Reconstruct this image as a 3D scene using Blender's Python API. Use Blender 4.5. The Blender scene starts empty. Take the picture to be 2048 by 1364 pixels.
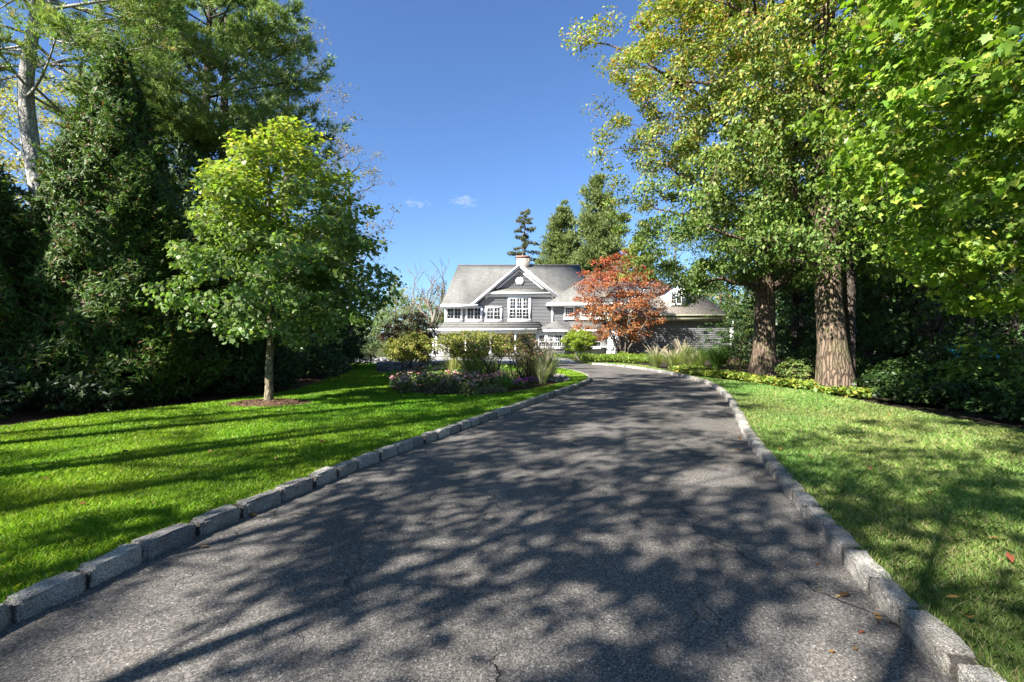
import bpy, math, random
import numpy as np
from mathutils import Vector, Matrix

SC = bpy.context.scene
COL = SC.collection
PI = math.pi
CAMH = 1.4
F = 967.0            # focal length of the lens in photo pixels, used only to turn readings into metres


def G(px, py, z=0.0):
    """ground position (metres) of a reading"""
    d = F * (CAMH - z) / (py - 682.0)
    return ((px - 1024.0) / F * d, d)


def PX(px, Y):
    return (px - 1024.0) / F * Y


def PZ(py, Y):
    return CAMH + (682.0 - py) / F * Y


# ------------------------------------------------------------------ mesh builder
class MB:
    def __init__(self):
        self.v = []; self.f = []; self.t = []; self.n = 0

    def add(self, verts, faces, tint=None):
        verts = np.asarray(verts, dtype=np.float64).reshape(-1, 3)
        faces = np.asarray(faces, dtype=np.int64)
        self.v.append(verts)
        self.f.append(faces + self.n)
        self.n += len(verts)
        if tint is None:
            tint = np.ones((len(faces), 3))
        tint = np.asarray(tint, dtype=np.float64)
        if tint.ndim == 1:
            tint = np.tile(tint, (len(faces), 1))
        self.t.append(tint)

    def box(self, x0, x1, y0, y1, z0, z1, tint=None):
        v = [(x0, y0, z0), (x1, y0, z0), (x1, y1, z0), (x0, y1, z0), (x0, y0, z1), (x1, y0, z1), (x1, y1, z1), (x0, y1, z1)]
        f = [(0, 3, 2, 1), (4, 5, 6, 7), (0, 1, 5, 4), (1, 2, 6, 5), (2, 3, 7, 6), (3, 0, 4, 7)]
        self.add(v, f, tint)

    def poly(self, pts, tint=None):
        self.add(pts, [list(range(len(pts)))], tint)

    def slab(self, pts, thick, tint=None):
        """a planar polygon given a thickness straight down"""
        n = len(pts)
        top = [tuple(p) for p in pts]
        bot = [(p[0], p[1], p[2] - thick) for p in pts]
        self.add(top + bot, [list(range(n))], tint)
        self.n -= 0
        b = self.n - 2 * n
        self.v.append(np.zeros((0, 3)))
        self.f.append(np.array([[b + n + k for k in range(n)][::-1]])); self.t.append(np.ones((1, 3)) if tint is None else np.array([tint]))
        self.f.append(np.array([(b + k, b + n + k, b + n + (k + 1) % n, b + (k + 1) % n) for k in range(n)]))
        self.t.append(np.ones((n, 3)) if tint is None else np.tile(np.array(tint), (n, 1)))

    def tube(self, pts, radii, sides=7, tint=None, cap=True):
        pts = np.asarray(pts, float); radii = np.asarray(radii, float)
        n = len(pts)
        tan = np.gradient(pts, axis=0)
        tan /= np.linalg.norm(tan, axis=1)[:, None] + 1e-9
        ref = np.array([1.0, 0.0, 0.0]) if abs(tan[0][0]) < 0.8 else np.array([0.0, 1.0, 0.0])
        a = np.linspace(0, 2 * PI, sides, endpoint=False)
        V = np.zeros((n, sides, 3))
        for i in range(n):
            u = np.cross(tan[i], ref); u /= np.linalg.norm(u) + 1e-9
            w = np.cross(tan[i], u)
            V[i] = pts[i] + radii[i] * (np.cos(a)[:, None] * u + np.sin(a)[:, None] * w)
        idx = np.arange(n * sides).reshape(n, sides)
        q = np.stack([idx[:-1], np.roll(idx[:-1], -1, 1), np.roll(idx[1:], -1, 1), idx[1:]], -1).reshape(-1, 4)
        self.add(V.reshape(-1, 3), q, tint)
        if cap:
            self.v.append(np.zeros((0, 3)))
            self.f.append((idx[-1] + self.n - n * sides)[None, :])
            self.t.append(np.ones((1, 3)) if tint is None else np.asarray(tint, float).reshape(1, 3))

    def build(self, name, mat, parent=None, smooth=False, origin=None):
        V = np.concatenate(self.v)
        if origin is not None:
            V = V - np.asarray(origin, float)
        loops = np.concatenate([f.reshape(-1) for f in self.f])
        sizes = np.concatenate([np.full(len(f), f.shape[1]) for f in self.f])
        starts = np.concatenate([[0], np.cumsum(sizes)[:-1]])
        me = bpy.data.meshes.new(name)
        me.vertices.add(len(V)); me.vertices.foreach_set('co', V.astype(np.float32).ravel())
        me.loops.add(len(loops)); me.loops.foreach_set('vertex_index', loops.astype(np.int32))
        me.polygons.add(len(sizes)); me.polygons.foreach_set('loop_start', starts.astype(np.int32))
        if smooth:
            me.polygons.foreach_set('use_smooth', np.ones(len(sizes), dtype=bool))
        me.update(calc_edges=True)
        T = np.concatenate(self.t)
        at = me.attributes.new('tint', 'FLOAT_COLOR', 'FACE')
        at.data.foreach_set('color', np.concatenate([T, np.ones((len(T), 1))], 1).astype(np.float32).ravel())
        me.materials.append(mat)
        o = bpy.data.objects.new(name, me)
        COL.objects.link(o)
        if parent is not None:
            o.parent = parent
        return o


def tag(o, label=None, cat=None, group=None, kind=None):
    if label: o['label'] = label
    if cat: o['category'] = cat
    if group: o['group'] = group
    if kind: o['kind'] = kind
    return o


def thing(name, label, cat, loc, group=None, rz=0.0):
    o = bpy.data.objects.new(name, None)
    o.empty_display_size = 0.2
    COL.objects.link(o)
    o.location = loc; o.rotation_euler = (0, 0, rz)
    return tag(o, label, cat, group)


def copy_tree(o, parent=None):
    c = o.copy(); COL.objects.link(c)
    if parent is not None:
        c.parent = parent
    for ch in list(o.children):
        copy_tree(ch, c)
    return c


# ------------------------------------------------------------------ materials
def new_mat(name):
    m = bpy.data.materials.new(name); m.use_nodes = True
    nt = m.node_tree; nt.nodes.clear()
    out = nt.nodes.new('ShaderNodeOutputMaterial')
    return m, nt, out


class NT:
    """short-hand for wiring shader nodes"""
    def __init__(self, nt): self.nt = nt

    def n(self, typ, **kw):
        nd = self.nt.nodes.new(typ)
        for k, v in kw.items():
            if k in nd.inputs: nd.inputs[k].default_value = v
            else: setattr(nd, k, v)
        return nd

    def l(self, a, b): self.nt.links.new(a, b)

    def coord(self): return self.n('ShaderNodeNewGeometry').outputs['Position']

    def noise(self, vec, scale, detail=3.0, rough=0.55):
        nd = self.n('ShaderNodeTexNoise'); nd.inputs['Scale'].default_value = scale
        nd.inputs['Detail'].default_value = detail; nd.inputs['Roughness'].default_value = rough
        self.l(vec, nd.inputs['Vector']); return nd.outputs['Fac']

    def ramp(self, fac, stops):
        nd = self.n('ShaderNodeValToRGB'); cr = nd.color_ramp
        while len(cr.elements) < len(stops): cr.elements.new(0.5)
        for e, (p, c) in zip(cr.elements, stops):
            e.position = p; e.color = (c[0], c[1], c[2], 1) if not isinstance(c, (int, float)) else (c, c, c, 1)
        self.l(fac, nd.inputs['Fac']); return nd.outputs['Color']

    def mix(self, fac, a, b, blend='MIX'):
        nd = self.n('ShaderNodeMix', data_type='RGBA', blend_type=blend)
        for k, v in ((0, fac), (6, a), (7, b)):
            s = nd.inputs[k]
            if hasattr(v, 'is_output'): self.l(v, s)
            elif isinstance(v, (int, float)): s.default_value = v if k == 0 else (v, v, v, 1)
            else: s.default_value = (v[0], v[1], v[2], 1)
        return nd.outputs[2]

    def math(self, op, a, b=None):
        nd = self.n('ShaderNodeMath', operation=op)
        for s, v in ((nd.inputs[0], a), (nd.inputs[1], b)):
            if v is None: continue
            if hasattr(v, 'is_output'): self.l(v, s)
            else: s.default_value = v
        return nd.outputs[0]

    def bump(self, height, strength, dist=0.02):
        nd = self.n('ShaderNodeBump'); nd.inputs['Strength'].default_value = strength; nd.inputs['Distance'].default_value = dist
        self.l(height, nd.inputs['Height']); return nd.outputs['Normal']

    def mapping(self, vec, scale):
        nd = self.n('ShaderNodeMapping'); nd.inputs['Scale'].default_value = scale
        self.l(vec, nd.inputs['Vector']); return nd.outputs['Vector']

    def principled(self, out, color, rough=0.7, spec=0.3, normal=None, metallic=0.0):
        p = self.n('ShaderNodeBsdfPrincipled')
        if hasattr(color, 'is_output'): self.l(color, p.inputs['Base Color'])
        else: p.inputs['Base Color'].default_value = (*color, 1)
        if hasattr(rough, 'is_output'): self.l(rough, p.inputs['Roughness'])
        else: p.inputs['Roughness'].default_value = rough
        p.inputs['Specular IOR Level'].default_value = spec
        p.inputs['Metallic'].default_value = metallic
        if normal is not None: self.l(normal, p.inputs['Normal'])
        if out is not None: self.l(p.outputs[0], out.inputs['Surface'])
        return p


def plain(name, color, rough=0.6, spec=0.3, var=0.12, scale=3.0, bump=0.0, bscale=40.0, metallic=0.0):
    m, nt, out = new_mat(name); N = NT(nt); P = N.coord()
    c = N.ramp(N.noise(P, scale), [(0.25, [x * (1 - var) for x in color]), (0.75, [min(1, x * (1 + var)) for x in color])])
    nrm = N.bump(N.noise(P, bscale), bump) if bump else None
    N.principled(out, c, rough, spec, nrm, metallic)
    return m


def leaf_mat(name, trans=0.35, rough=0.5, spec=0.35, warm=(1.05, 1.2, 0.42)):
    m, nt, out = new_mat(name); N = NT(nt)
    a = N.n('ShaderNodeAttribute', attribute_name='tint').outputs['Color']
    p = N.principled(None, a, rough, spec)
    t = N.n('ShaderNodeBsdfTranslucent')
    N.l(N.mix(1.0, a, warm, 'MULTIPLY'), t.inputs['Color'])
    mx = N.n('ShaderNodeMixShader'); mx.inputs[0].default_value = trans
    N.l(p.outputs[0], mx.inputs[1]); N.l(t.outputs[0], mx.inputs[2]); N.l(mx.outputs[0], out.inputs['Surface'])
    return m


def bark_mat(name, dark, light, scale=6.0, stretch=0.18, moss=None, bump=0.9):
    m, nt, out = new_mat(name); N = NT(nt); P = N.coord()
    wp = N.n('ShaderNodeTexNoise'); wp.inputs['Scale'].default_value = 3.0; wp.inputs['Detail'].default_value = 4
    N.l(P, wp.inputs['Vector'])
    va = N.n('ShaderNodeVectorMath', operation='MULTIPLY_ADD'); N.l(wp.outputs['Color'], va.inputs[0]); va.inputs[1].default_value = (.12, .12, .5); N.l(P, va.inputs[2])
    S = N.mapping(va.outputs[0], (1, 1, stretch))
    e = N.n('ShaderNodeTexVoronoi', feature='DISTANCE_TO_EDGE'); e.inputs['Scale'].default_value = scale * 2.2; N.l(S, e.inputs['Vector'])
    h = N.math('ADD', N.math('MULTIPLY', N.noise(S, scale * 4, 5, 0.7), .55), N.ramp(e.outputs['Distance'], [(0.0, 0.0), (0.25, .45)]))
    c = N.ramp(h, [(0.28, dark), (0.75, light)])
    if moss:
        c = N.mix(N.ramp(N.noise(P, 2.2, 4), [(0.5, 0), (0.68, 0.7)]), c, moss)
    N.principled(out, c, 0.9, 0.15, N.bump(h, bump, 0.06))
    return m


M = {}
M['leaf'] = leaf_mat('leaf', 0.36)
M['leaf_thin'] = leaf_mat('thin_leaf', 0.48, 0.42, 0.4)
M['needle'] = leaf_mat('needle', 0.3, 0.55, 0.3, (1.1, 1.1, 0.6))
M['leaf_red'] = leaf_mat('red_leaf', 0.4, 0.5, 0.3, (1.3, 0.9, 0.6))
M['blade'] = leaf_mat('grass_blade', 0.4, 0.5, 0.3, (1.1, 1.15, 0.5))
M['petal'] = leaf_mat('petal', 0.3, 0.7, 0.2, (1, 1, 1))
M['bark_oak'] = bark_mat('bark_brown', (0.045, 0.032, 0.024), (0.21, 0.155, 0.11), 6.5, 0.17, (0.11, 0.105, 0.05))
M['bark_grey'] = bark_mat('bark_grey', (0.17, 0.16, 0.145), (0.44, 0.42, 0.385), 5.0, 0.5, (0.24, 0.26, 0.2), 0.5)
M['bark_branch'] = bark_mat('bark_branch', (0.06, 0.05, 0.04), (0.17, 0.145, 0.115), 8.0, 0.3, None, 0.4)
M['bark_young'] = bark_mat('bark_young', (0.09, 0.075, 0.05), (0.24, 0.21, 0.14), 8.0, 0.3, None, 0.4)
M['bark_dark'] = bark_mat('bark_dark', (0.03, 0.024, 0.02), (0.10, 0.08, 0.065), 8.0, 0.25, None, 0.6)
M['bark_bare'] = bark_mat('bark_bare', (0.10, 0.085, 0.07), (0.23, 0.2, 0.17), 8.0, 0.3, None, 0.4)
M['white'] = plain('white_paint', (0.8, 0.8, 0.8), 0.45, 0.4, 0.03)
M['cream'] = plain('cream_paint', (0.42, 0.42, 0.29), 0.5, 0.3, 0.04)
M['glass'] = plain('window_glass', (0.018, 0.021, 0.024), 0.04, 0.7, 0.4, 1.2)
M['metal_dark'] = plain('dark_metal', (0.03, 0.03, 0.032), 0.45, 0.5, 0.1, metallic=0.6)
M['porch_grey'] = plain('grey_stone_floor', (.2, .2, .2), .8, .2, .2, 4)
M['door'] = plain('door_paint', (0.025, 0.03, 0.035), 0.4, 0.4, 0.1)
M['wood'] = plain('weathered_wood', (0.24, 0.13, 0.06), 0.8, 0.2, 0.3, 8.0, 0.3)
M['turquoise'] = plain('turquoise_fabric', (0.03, 0.34, 0.42), 0.6, 0.3, 0.2, 3.0)
M['tool_red'] = plain('brick_cap', (0.22, 0.13, 0.10), 0.85, 0.2, 0.2, 6.0, 0.3)


def mat_siding():
    m, nt, out = new_mat('grey_shingle_siding'); N = NT(nt); P = N.coord()
    S = N.mapping(P, (1, 1, 0.0))
    w = N.noise(N.mapping(P, (6, 6, 1.2)), 3.0, 3)
    c = N.ramp(w, [(0.3, (0.205, 0.207, 0.213)), (0.7, (0.27, 0.27, 0.274))])
    c = N.mix(1.0, c, N.n('ShaderNodeAttribute', attribute_name='tint').outputs['Color'], 'MULTIPLY')
    N.principled(out, c, 0.75, 0.2)
    return m


def mat_roof(name, a, b, stain):
    m, nt, out = new_mat(name); N = NT(nt); P = N.coord()
    br = N.n('ShaderNodeTexVoronoi', feature='F1'); br.inputs['Scale'].default_value = 1.0
    N.l(N.mapping(P, (8.0, 8.0, 12.0)), br.inputs['Vector'])
    bw = N.n('ShaderNodeRGBToBW'); N.l(br.outputs['Color'], bw.inputs[0])
    c = N.ramp(bw.outputs[0], [(0.1, a), (0.9, b)])
    st = N.ramp(N.noise(N.mapping(P, (1.1, .3, .3)), 1.0, 6, 0.7), [(0.46, 0.0), (0.70, 0.6)])
    c = N.mix(st, c, stain)
    row = N.math('FRACT', N.math('MULTIPLY', N.n('ShaderNodeSeparateXYZ').outputs[2], 7.0))
    N.l(P, row.node.inputs[0].links[0].from_node.inputs[0].links[0].from_node.inputs[0])
    edge = N.ramp(row, [(0.0, .72), (.22, 1.0)])
    c = N.mix(1.0, c, edge, 'MULTIPLY')
    N.principled(out, c, 0.95, 0.08, N.bump(bw.outputs[0], 0.35, 0.03))
    return m


def mat_stone(name, a, b, mortar, sc=(2.6, 2.6, 5.0)):
    m, nt, out = new_mat(name); N = NT(nt); P = N.coord()
    V = N.mapping(P, sc)
    e = N.n('ShaderNodeTexVoronoi', feature='DISTANCE_TO_EDGE'); e.inputs['Scale'].default_value = 1.0; N.l(V, e.inputs['Vector'])
    v = N.n('ShaderNodeTexVoronoi', feature='F1'); v.inputs['Scale'].default_value = 1.0; N.l(V, v.inputs['Vector'])
    bw = N.n('ShaderNodeRGBToBW'); N.l(v.outputs['Color'], bw.inputs[0])
    c = N.ramp(bw.outputs[0], [(0.15, a), (0.85, b)])
    c = N.mix(N.noise(P, 14), c, (0.5, 0.5, 0.5), 'OVERLAY')
    ed = N.ramp(e.outputs['Distance'], [(0.02, 0), (0.09, 1)])
    c = N.mix(ed, mortar, c)
    N.principled(out, c, 0.9, 0.15, N.bump(ed, 0.8, 0.05))
    return m


def mat_granite():
    m, nt, out = new_mat('granite_block'); N = NT(nt); P = N.coord()
    oi = N.n('ShaderNodeObjectInfo')
    big = N.noise(P, 9, 4, 0.6)
    c = N.ramp(big, [(0.3, (0.28, 0.265, 0.24)), (0.7, (0.46, 0.44, 0.41))])
    sp = N.ramp(N.noise(P, 150, 2, 0.8), [(0.38, (0.06, 0.06, 0.06)), (0.5, (0.5, 0.5, 0.5)), (0.62, (0.85, 0.85, 0.85))])
    c = N.mix(0.75, c, sp, 'OVERLAY')
    tn = N.ramp(oi.outputs['Random'], [(0.0, (0.58, 0.60, 0.64)), (0.35, (0.9, 0.87, 0.82)), (0.7, (1.0, .99, .97)), (1.0, (1.25, 1.22, 1.16))])
    c = N.mix(1.0, c, tn, 'MULTIPLY')
    dirt = N.ramp(N.noise(P, 26, 3), [(0.52, 0.0), (0.75, 0.55)])
    c = N.mix(dirt, c, (0.12, 0.10, 0.08))
    ox = N.n('ShaderNodeSeparateXYZ'); N.l(N.n('ShaderNodeTexCoord').outputs['Object'], ox.inputs[0])
    ends = N.math('ADD', N.math('ABSOLUTE', ox.outputs[0]), N.math('MULTIPLY', N.math('SUBTRACT', N.noise(P, 40, 3), .5), .09))
    c = N.mix(N.ramp(ends, [(.458, 0), (.492, .85)]), c, (.05, .043, .035))
    foot = N.math('ADD', N.math('MULTIPLY', ox.outputs[2], -1.0), N.math('MULTIPLY', N.math('SUBTRACT', N.noise(P, 30, 3), .5), .25))
    c = N.mix(N.ramp(foot, [(-.04, 0), (.14, .55)]), c, (.09, .078, .06))
    h = N.math('ADD', N.noise(P, 60, 4, 0.7), N.math('MULTIPLY', N.noise(P, 220, 2), 0.4))
    N.principled(out, c, 0.85, 0.25, N.bump(h, 1.0, 0.02))
    return m


def mat_asphalt():
    m, nt, out = new_mat('asphalt'); N = NT(nt); P = N.coord()
    big = N.noise(N.mapping(P, (1.0, .45, 1.0)), 0.9, 6, 0.68)
    c = N.ramp(big, [(0.3, (0.102, 0.096, 0.089)), (0.7, (0.172, 0.161, 0.148))])
    agg = N.n('ShaderNodeTexVoronoi', feature='F1'); agg.inputs['Scale'].default_value = 135; N.l(P, agg.inputs['Vector'])
    bw = N.n('ShaderNodeRGBToBW'); N.l(agg.outputs['Color'], bw.inputs[0])
    sp = N.ramp(bw.outputs[0], [(0.12, (0.40, 0.40, 0.40)), (0.5, (0.86, 0.85, 0.84)), (0.78, (1.35, 1.33, 1.3)), (0.92, (2.0, 1.96, 1.9)), (0.99, (4.0, 3.9, 3.8))])
    c = N.mix(1.0, c, sp, 'MULTIPLY')
    stn = N.ramp(N.noise(P, 1.7, 5, .7), [(.60, 0), (.72, .45)])
    c = N.mix(stn, c, (.055, .052, .05))
    # cracks that wander along the left half of the drive
    warp = N.n('ShaderNodeTexNoise'); warp.inputs['Scale'].default_value = 3.5; warp.inputs['Detail'].default_value = 5
    N.l(P, warp.inputs['Vector'])
    wv = N.n('ShaderNodeVectorMath', operation='MULTIPLY_ADD'); N.l(warp.outputs['Color'], wv.inputs[0])
    wv.inputs[1].default_value = (0.5, 0.5, 0); N.l(P, wv.inputs[2])
    rot = N.n('ShaderNodeMapping'); rot.inputs['Rotation'].default_value = (0, 0, math.radians(28)); rot.inputs['Scale'].default_value = (1.15, 0.28, 0)
    N.l(wv.outputs[0], rot.inputs['Vector'])
    e = N.n('ShaderNodeTexVoronoi', feature='DISTANCE_TO_EDGE', voronoi_dimensions='2D'); e.inputs['Scale'].default_value = 1.0
    N.l(rot.outputs['Vector'], e.inputs['Vector'])
    cr = N.ramp(e.outputs['Distance'], [(0.0, 1.0), (0.011, 0.0)])
    msk = N.ramp(N.noise(P, 0.9, 2), [(0.47, 0.0), (0.56, 1.0)])
    cm = N.math('MULTIPLY', cr, msk)
    c = N.mix(N.math('MULTIPLY', cm, .75), c, (0.022, 0.021, 0.02))
    h = N.math('SUBTRACT', N.math('MULTIPLY', bw.outputs[0], 0.8), N.math('MULTIPLY', cm, 2.0))
    h = N.math('ADD', h, N.noise(P, 160, 3))
    N.principled(out, c, 0.9, 0.06, N.bump(h, 0.75, 0.006))
    return m


def mat_ground(name, stops, scale, fine, bump=0.6, rough=0.95):
    m, nt, out = new_mat(name); N = NT(nt); P = N.coord()
    c = N.ramp(N.noise(P, scale, 5, 0.65), stops)
    f = N.noise(P, fine, 4, 0.7)
    c = N.mix(0.7, c, N.ramp(f, [(0.3, (0.25, 0.25, 0.25)), (0.7, (0.78, 0.78, 0.78))]), 'OVERLAY')
    N.principled(out, c, rough, 0.1, N.bump(f, bump, 0.03))
    return m


M['siding'] = mat_siding()
M['roof'] = mat_roof('roof_shingles', (0.115, 0.113, 0.106), (0.175, 0.172, 0.16), (0.085, 0.085, 0.07))
M['roof_brown'] = mat_roof('brown_roof_shingles', (0.13, 0.115, 0.098), (0.215, 0.195, 0.168), (0.09, 0.08, 0.06))
M['chimney'] = mat_stone('chimney_stone', (0.26, 0.22, 0.18), (0.52, 0.47, 0.40), (0.30, 0.27, 0.23), (3.0, 3.0, 6.0))
M['wallstone'] = mat_stone('wall_stone', (0.14, 0.14, 0.14), (0.34, 0.33, 0.33), (0.05, 0.05, 0.05), (3.2, 3.2, 6.5))
M['granite'] = mat_granite()
M['asphalt'] = mat_asphalt()
M['mortar'] = plain('mortar', (0.06, 0.052, 0.045), 0.95, 0.1, 0.3, 12)
M['turf_l'] = mat_ground('lawn_soil_green', [(0.3, (0.028, 0.075, 0.007)), (0.7, (0.06, 0.13, 0.012))], 1.6, 30)
M['turf_r'] = mat_ground('lawn_soil_pale', [(0.3, (0.05, 0.085, 0.016)), (0.7, (0.11, 0.135, 0.035))], 1.2, 30)
M['mulch'] = mat_ground('bark_mulch', [(0.3, (0.045, 0.026, 0.016)), (0.7, (0.11, 0.065, 0.042))], 3, 45, 1.0)
M['mulch_red'] = mat_ground('fresh_bark_mulch', [(0.3, (0.085, 0.05, 0.032)), (0.7, (0.19, 0.12, 0.08))], 4, 40, 1.0)
M['soil'] = mat_ground('forest_floor', [(0.3, (0.02, 0.017, 0.012)), (0.7, (0.05, 0.042, 0.026))], 1.5, 25, 1.0)
M['earth'] = mat_ground('rough_ground', [(0.3, (0.035, 0.05, 0.014)), (0.7, (0.08, 0.085, 0.03))], 0.3, 6, 0.6)
M['paver'] = mat_ground('pale_gravel', [(0.3, (0.22, 0.21, 0.20)), (0.7, (0.33, 0.32, 0.30))], 1.2, 35, 0.4)
M['pebble'] = mat_ground('pale_stones', [(0.3, (0.20, 0.18, 0.16)), (0.7, (0.42, 0.38, 0.35))], 6, 30, 1.0)

# ------------------------------------------------------------------ leaf shapes
FROND = None
OVATE = np.array([(0, -.5, 0), (.29, -.06, .07), (0, .5, 0), (-.29, -.06, .07)])
SLIM = np.array([(0, -.5, 0), (.14, -.05, .04), (0, .5, -.06), (-.14, -.05, .04)])
MAPLE = np.array([(0, -.5, 0), (.10, -.26, .02), (.40, -.30, -.05), (.33, -.07, .03), (.5, .15, -.08), (.26, .19, .03), (.0, .53, -.07),
                  (-.26, .19, .03), (-.5, .13, -.04), (-.34, -.05, .05), (-.40, -.32, -.04), (-.10, -.26, .02)])
SPRAY = np.array([(0, -.5, 0), (.12, -.3, .01), (.30, -.12, -.03), (.15, -.06, .02), (.27, .16, -.03), (.10, .16, .02), (.02, .5, -.08),
                  (-.12, .18, .02), (-.26, .10, -.03), (-.14, -.08, .02), (-.28, -.2, -.03), (-.1, -.3, .01)])


FROND = SPRAY * np.array([.46, 1.0, 1.4])


def unit(v):
    return v / (np.linalg.norm(v, axis=-1, keepdims=True) + 1e-9)


def leaves(mb, P, Nn, D, size, tmpl, tint):
    """one leaf face at each P: normal Nn, pointing along D"""
    D = unit(D - Nn * (D * Nn).sum(1, keepdims=True))
    S = np.cross(D, Nn)
    n, k = len(P), len(tmpl)
    sz = np.asarray(size).reshape(-1, 1, 1) * np.ones((n, 1, 1))
    V = P[:, None, :] + sz * (tmpl[None, :, 0:1] * S[:, None] + tmpl[None, :, 1:2] * D[:, None] + tmpl[None, :, 2:3] * Nn[:, None])
    mb.add(V.reshape(-1, 3), np.arange(n * k).reshape(n, k), tint)


def pal(rng, cols, w, n, var=0.22):
    c = np.asarray(cols, float)[rng.choice(len(cols), n, p=np.asarray(w, float) / sum(w))]
    return np.clip(c * (1 + rng.uniform(-var, var, (n, 1))) * (1 + rng.uniform(-.08, .08, (n, 3))), 0.002, 0.95)


def bez(a, b, c, n):
    t = np.linspace(0, 1, n)[:, None]
    return (1 - t) ** 2 * a + 2 * t * (1 - t) * b + t * t * c


# ------------------------------------------------------------------ broad-leaved trees and shrubs
def crown_points(rng, prof, n, shell=0.45, lump=0.22, squash=(1, 1)):
    """clump centres inside a profile [(z, radius), ...]"""
    zs = np.array([p[0] for p in prof], float); rs = np.array([p[1] for p in prof], float)
    ph = rng.uniform(0, 2 * PI, 6)
    out = []
    dens = rs.max()
    tries = 0
    mind = 0.55 * (float(((rs[1:] ** 2 + rs[:-1] ** 2) * .5 * np.diff(zs)).sum()) * PI / n) ** (1 / 3)
    while len(out) < n and tries < n * 60:
        tries += 1
        z = rng.uniform(zs[0], zs[-1]); R = np.interp(z, zs, rs)
        if rng.random() > (R / dens) ** 1.2: continue
        a = rng.uniform(0, 2 * PI)
        k = 1 + lump * (math.sin(3 * a + ph[0] + z * 1.1) * .5 + math.sin(5 * a + ph[1] - z * 1.7) * .35 + math.sin(2 * a + ph[2] + z * 2.3) * .4)
        r = R * k * rng.random() ** shell
        p = np.array([r * math.cos(a) * squash[0], r * math.sin(a) * squash[1], z])
        if tries < n * 30 and out and (np.linalg.norm(np.array(out) - p, axis=1) < mind).any(): continue
        out.append(p)
    return np.array(out)


def foliage(rng, mb, C, per, cr, size, tmpl, palette, flat=0.55, up=0.7, out=0.5, droop=0.3, center=None):
    """leaves scattered in clumps round the centres C"""
    n = len(C)
    cnt = np.maximum(1, rng.normal(per, per * .3, n)).astype(int)
    idx = np.repeat(np.arange(n), cnt)
    m = len(idx)
    scale = (cr * rng.uniform(.65, 1.3, n))[idx][:, None]
    off = unit(rng.normal(size=(m, 3))) * rng.random((m, 1)) ** .5 * scale * np.array([1, 1, flat])
    P = C[idx] + off
    ctr = C.mean(0) if center is None else center
    o = unit(P - ctr)
    Nn = unit(np.array([0, 0, up]) + o * out + rng.normal(size=(m, 3)) * .55)
    D = unit(o + rng.normal(size=(m, 3)) * .7 + np.array([0, 0, -droop]))
    leaves(mb, P, Nn, D, size * rng.uniform(.6, 1.25, m), tmpl, palette(rng, P, idx, n))


def pal_fn(cols, w, var=0.22, clumpvar=0.18):
    def f(rng, P, idx, n):
        cl = (1 + rng.uniform(-clumpvar, clumpvar, (n, 1)))[idx]
        return pal(rng, cols, w, len(P), var) * cl
    return f


def limbs(rng, mb, trunk, C, tr, n=8, low=0.25, rad=0.22, sides=6, tint=None, main=18, thin=.016):
    """a few main limbs from the trunk, then thin boughs from the nearest limb out to every clump"""
    zt = trunk[:, 2]
    order = [int(rng.integers(len(C)))]
    dmin = np.linalg.norm(C - C[order[0]], axis=1)
    for _ in range(min(main, len(C)) - 1):                          # spread the main limbs evenly over the crown
        k = int(dmin.argmax()); order.append(k); dmin = np.minimum(dmin, np.linalg.norm(C - C[k], axis=1))
    H_ = [np.c_[np.interp(np.linspace(zt[-1] * low, zt[-1], 16), zt, trunk[:, 0]), np.interp(np.linspace(zt[-1] * low, zt[-1], 16), zt, trunk[:, 1]), np.linspace(zt[-1] * low, zt[-1], 16)]]
    for k in order:
        p = C[k]
        d = math.hypot(p[0] - np.interp(p[2], zt, trunk[:, 0]), p[1] - np.interp(p[2], zt, trunk[:, 1]))
        z0 = min(max(p[2] - d * rng.uniform(.3, .8), zt[-1] * low), zt[-1] * .97)
        a = np.array([np.interp(z0, zt, trunk[:, 0]), np.interp(z0, zt, trunk[:, 1]), z0])
        mid = (a + p) / 2 + np.array([0, 0, d * .14]) + rng.normal(size=3) * d * .09
        r0 = tr * rad * (1.2 - .7 * z0 / zt[-1])
        pth = bez(a, mid, p, n) + np.concatenate([np.zeros((1, 3)), rng.normal(size=(n - 1, 3)) * d * .018])
        mb.tube(pth, np.linspace(r0, max(.006, r0 * .15), n), sides, tint, cap=False)
        H_.append(pth[1:])
    H_ = np.concatenate(H_)
    left = np.array([k for k in range(len(C)) if k not in order], int)
    if len(left):
        cost = lambda p: np.linalg.norm(H_ - p, axis=1) + np.maximum(0, H_[:, 2] - p[2]) * .8
        left = left[np.argsort([cost(C[k]).min() for k in left])]
    for k in left:                                                  # grow outwards: each new bough can carry the next one
        p = C[k]
        q = H_[cost(p).argmin()]
        L = np.linalg.norm(p - q)
        pth = bez(q, (q + p) / 2 + rng.normal(size=3) * L * .15, p, 5)
        mb.tube(pth, np.linspace(thin * (.5 + .4 * L), thin * .3, 5), 4, tint, cap=False)
        H_ = np.concatenate([H_, pth[2:]])


def twigs(rng, mb, C, k, ln, r=0.008, tint=None, down=0.0):
    for p in C:
        for _ in range(k):
            d = unit(rng.normal(size=3) + np.array([0, 0, .2 - down])) * ln * rng.uniform(.5, 1.2)
            mb.tube(np.array([p, p + d * .5 + rng.normal(size=3) * ln * .08, p + d]), [r, r * .7, r * .3], 3, tint, cap=False)


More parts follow.
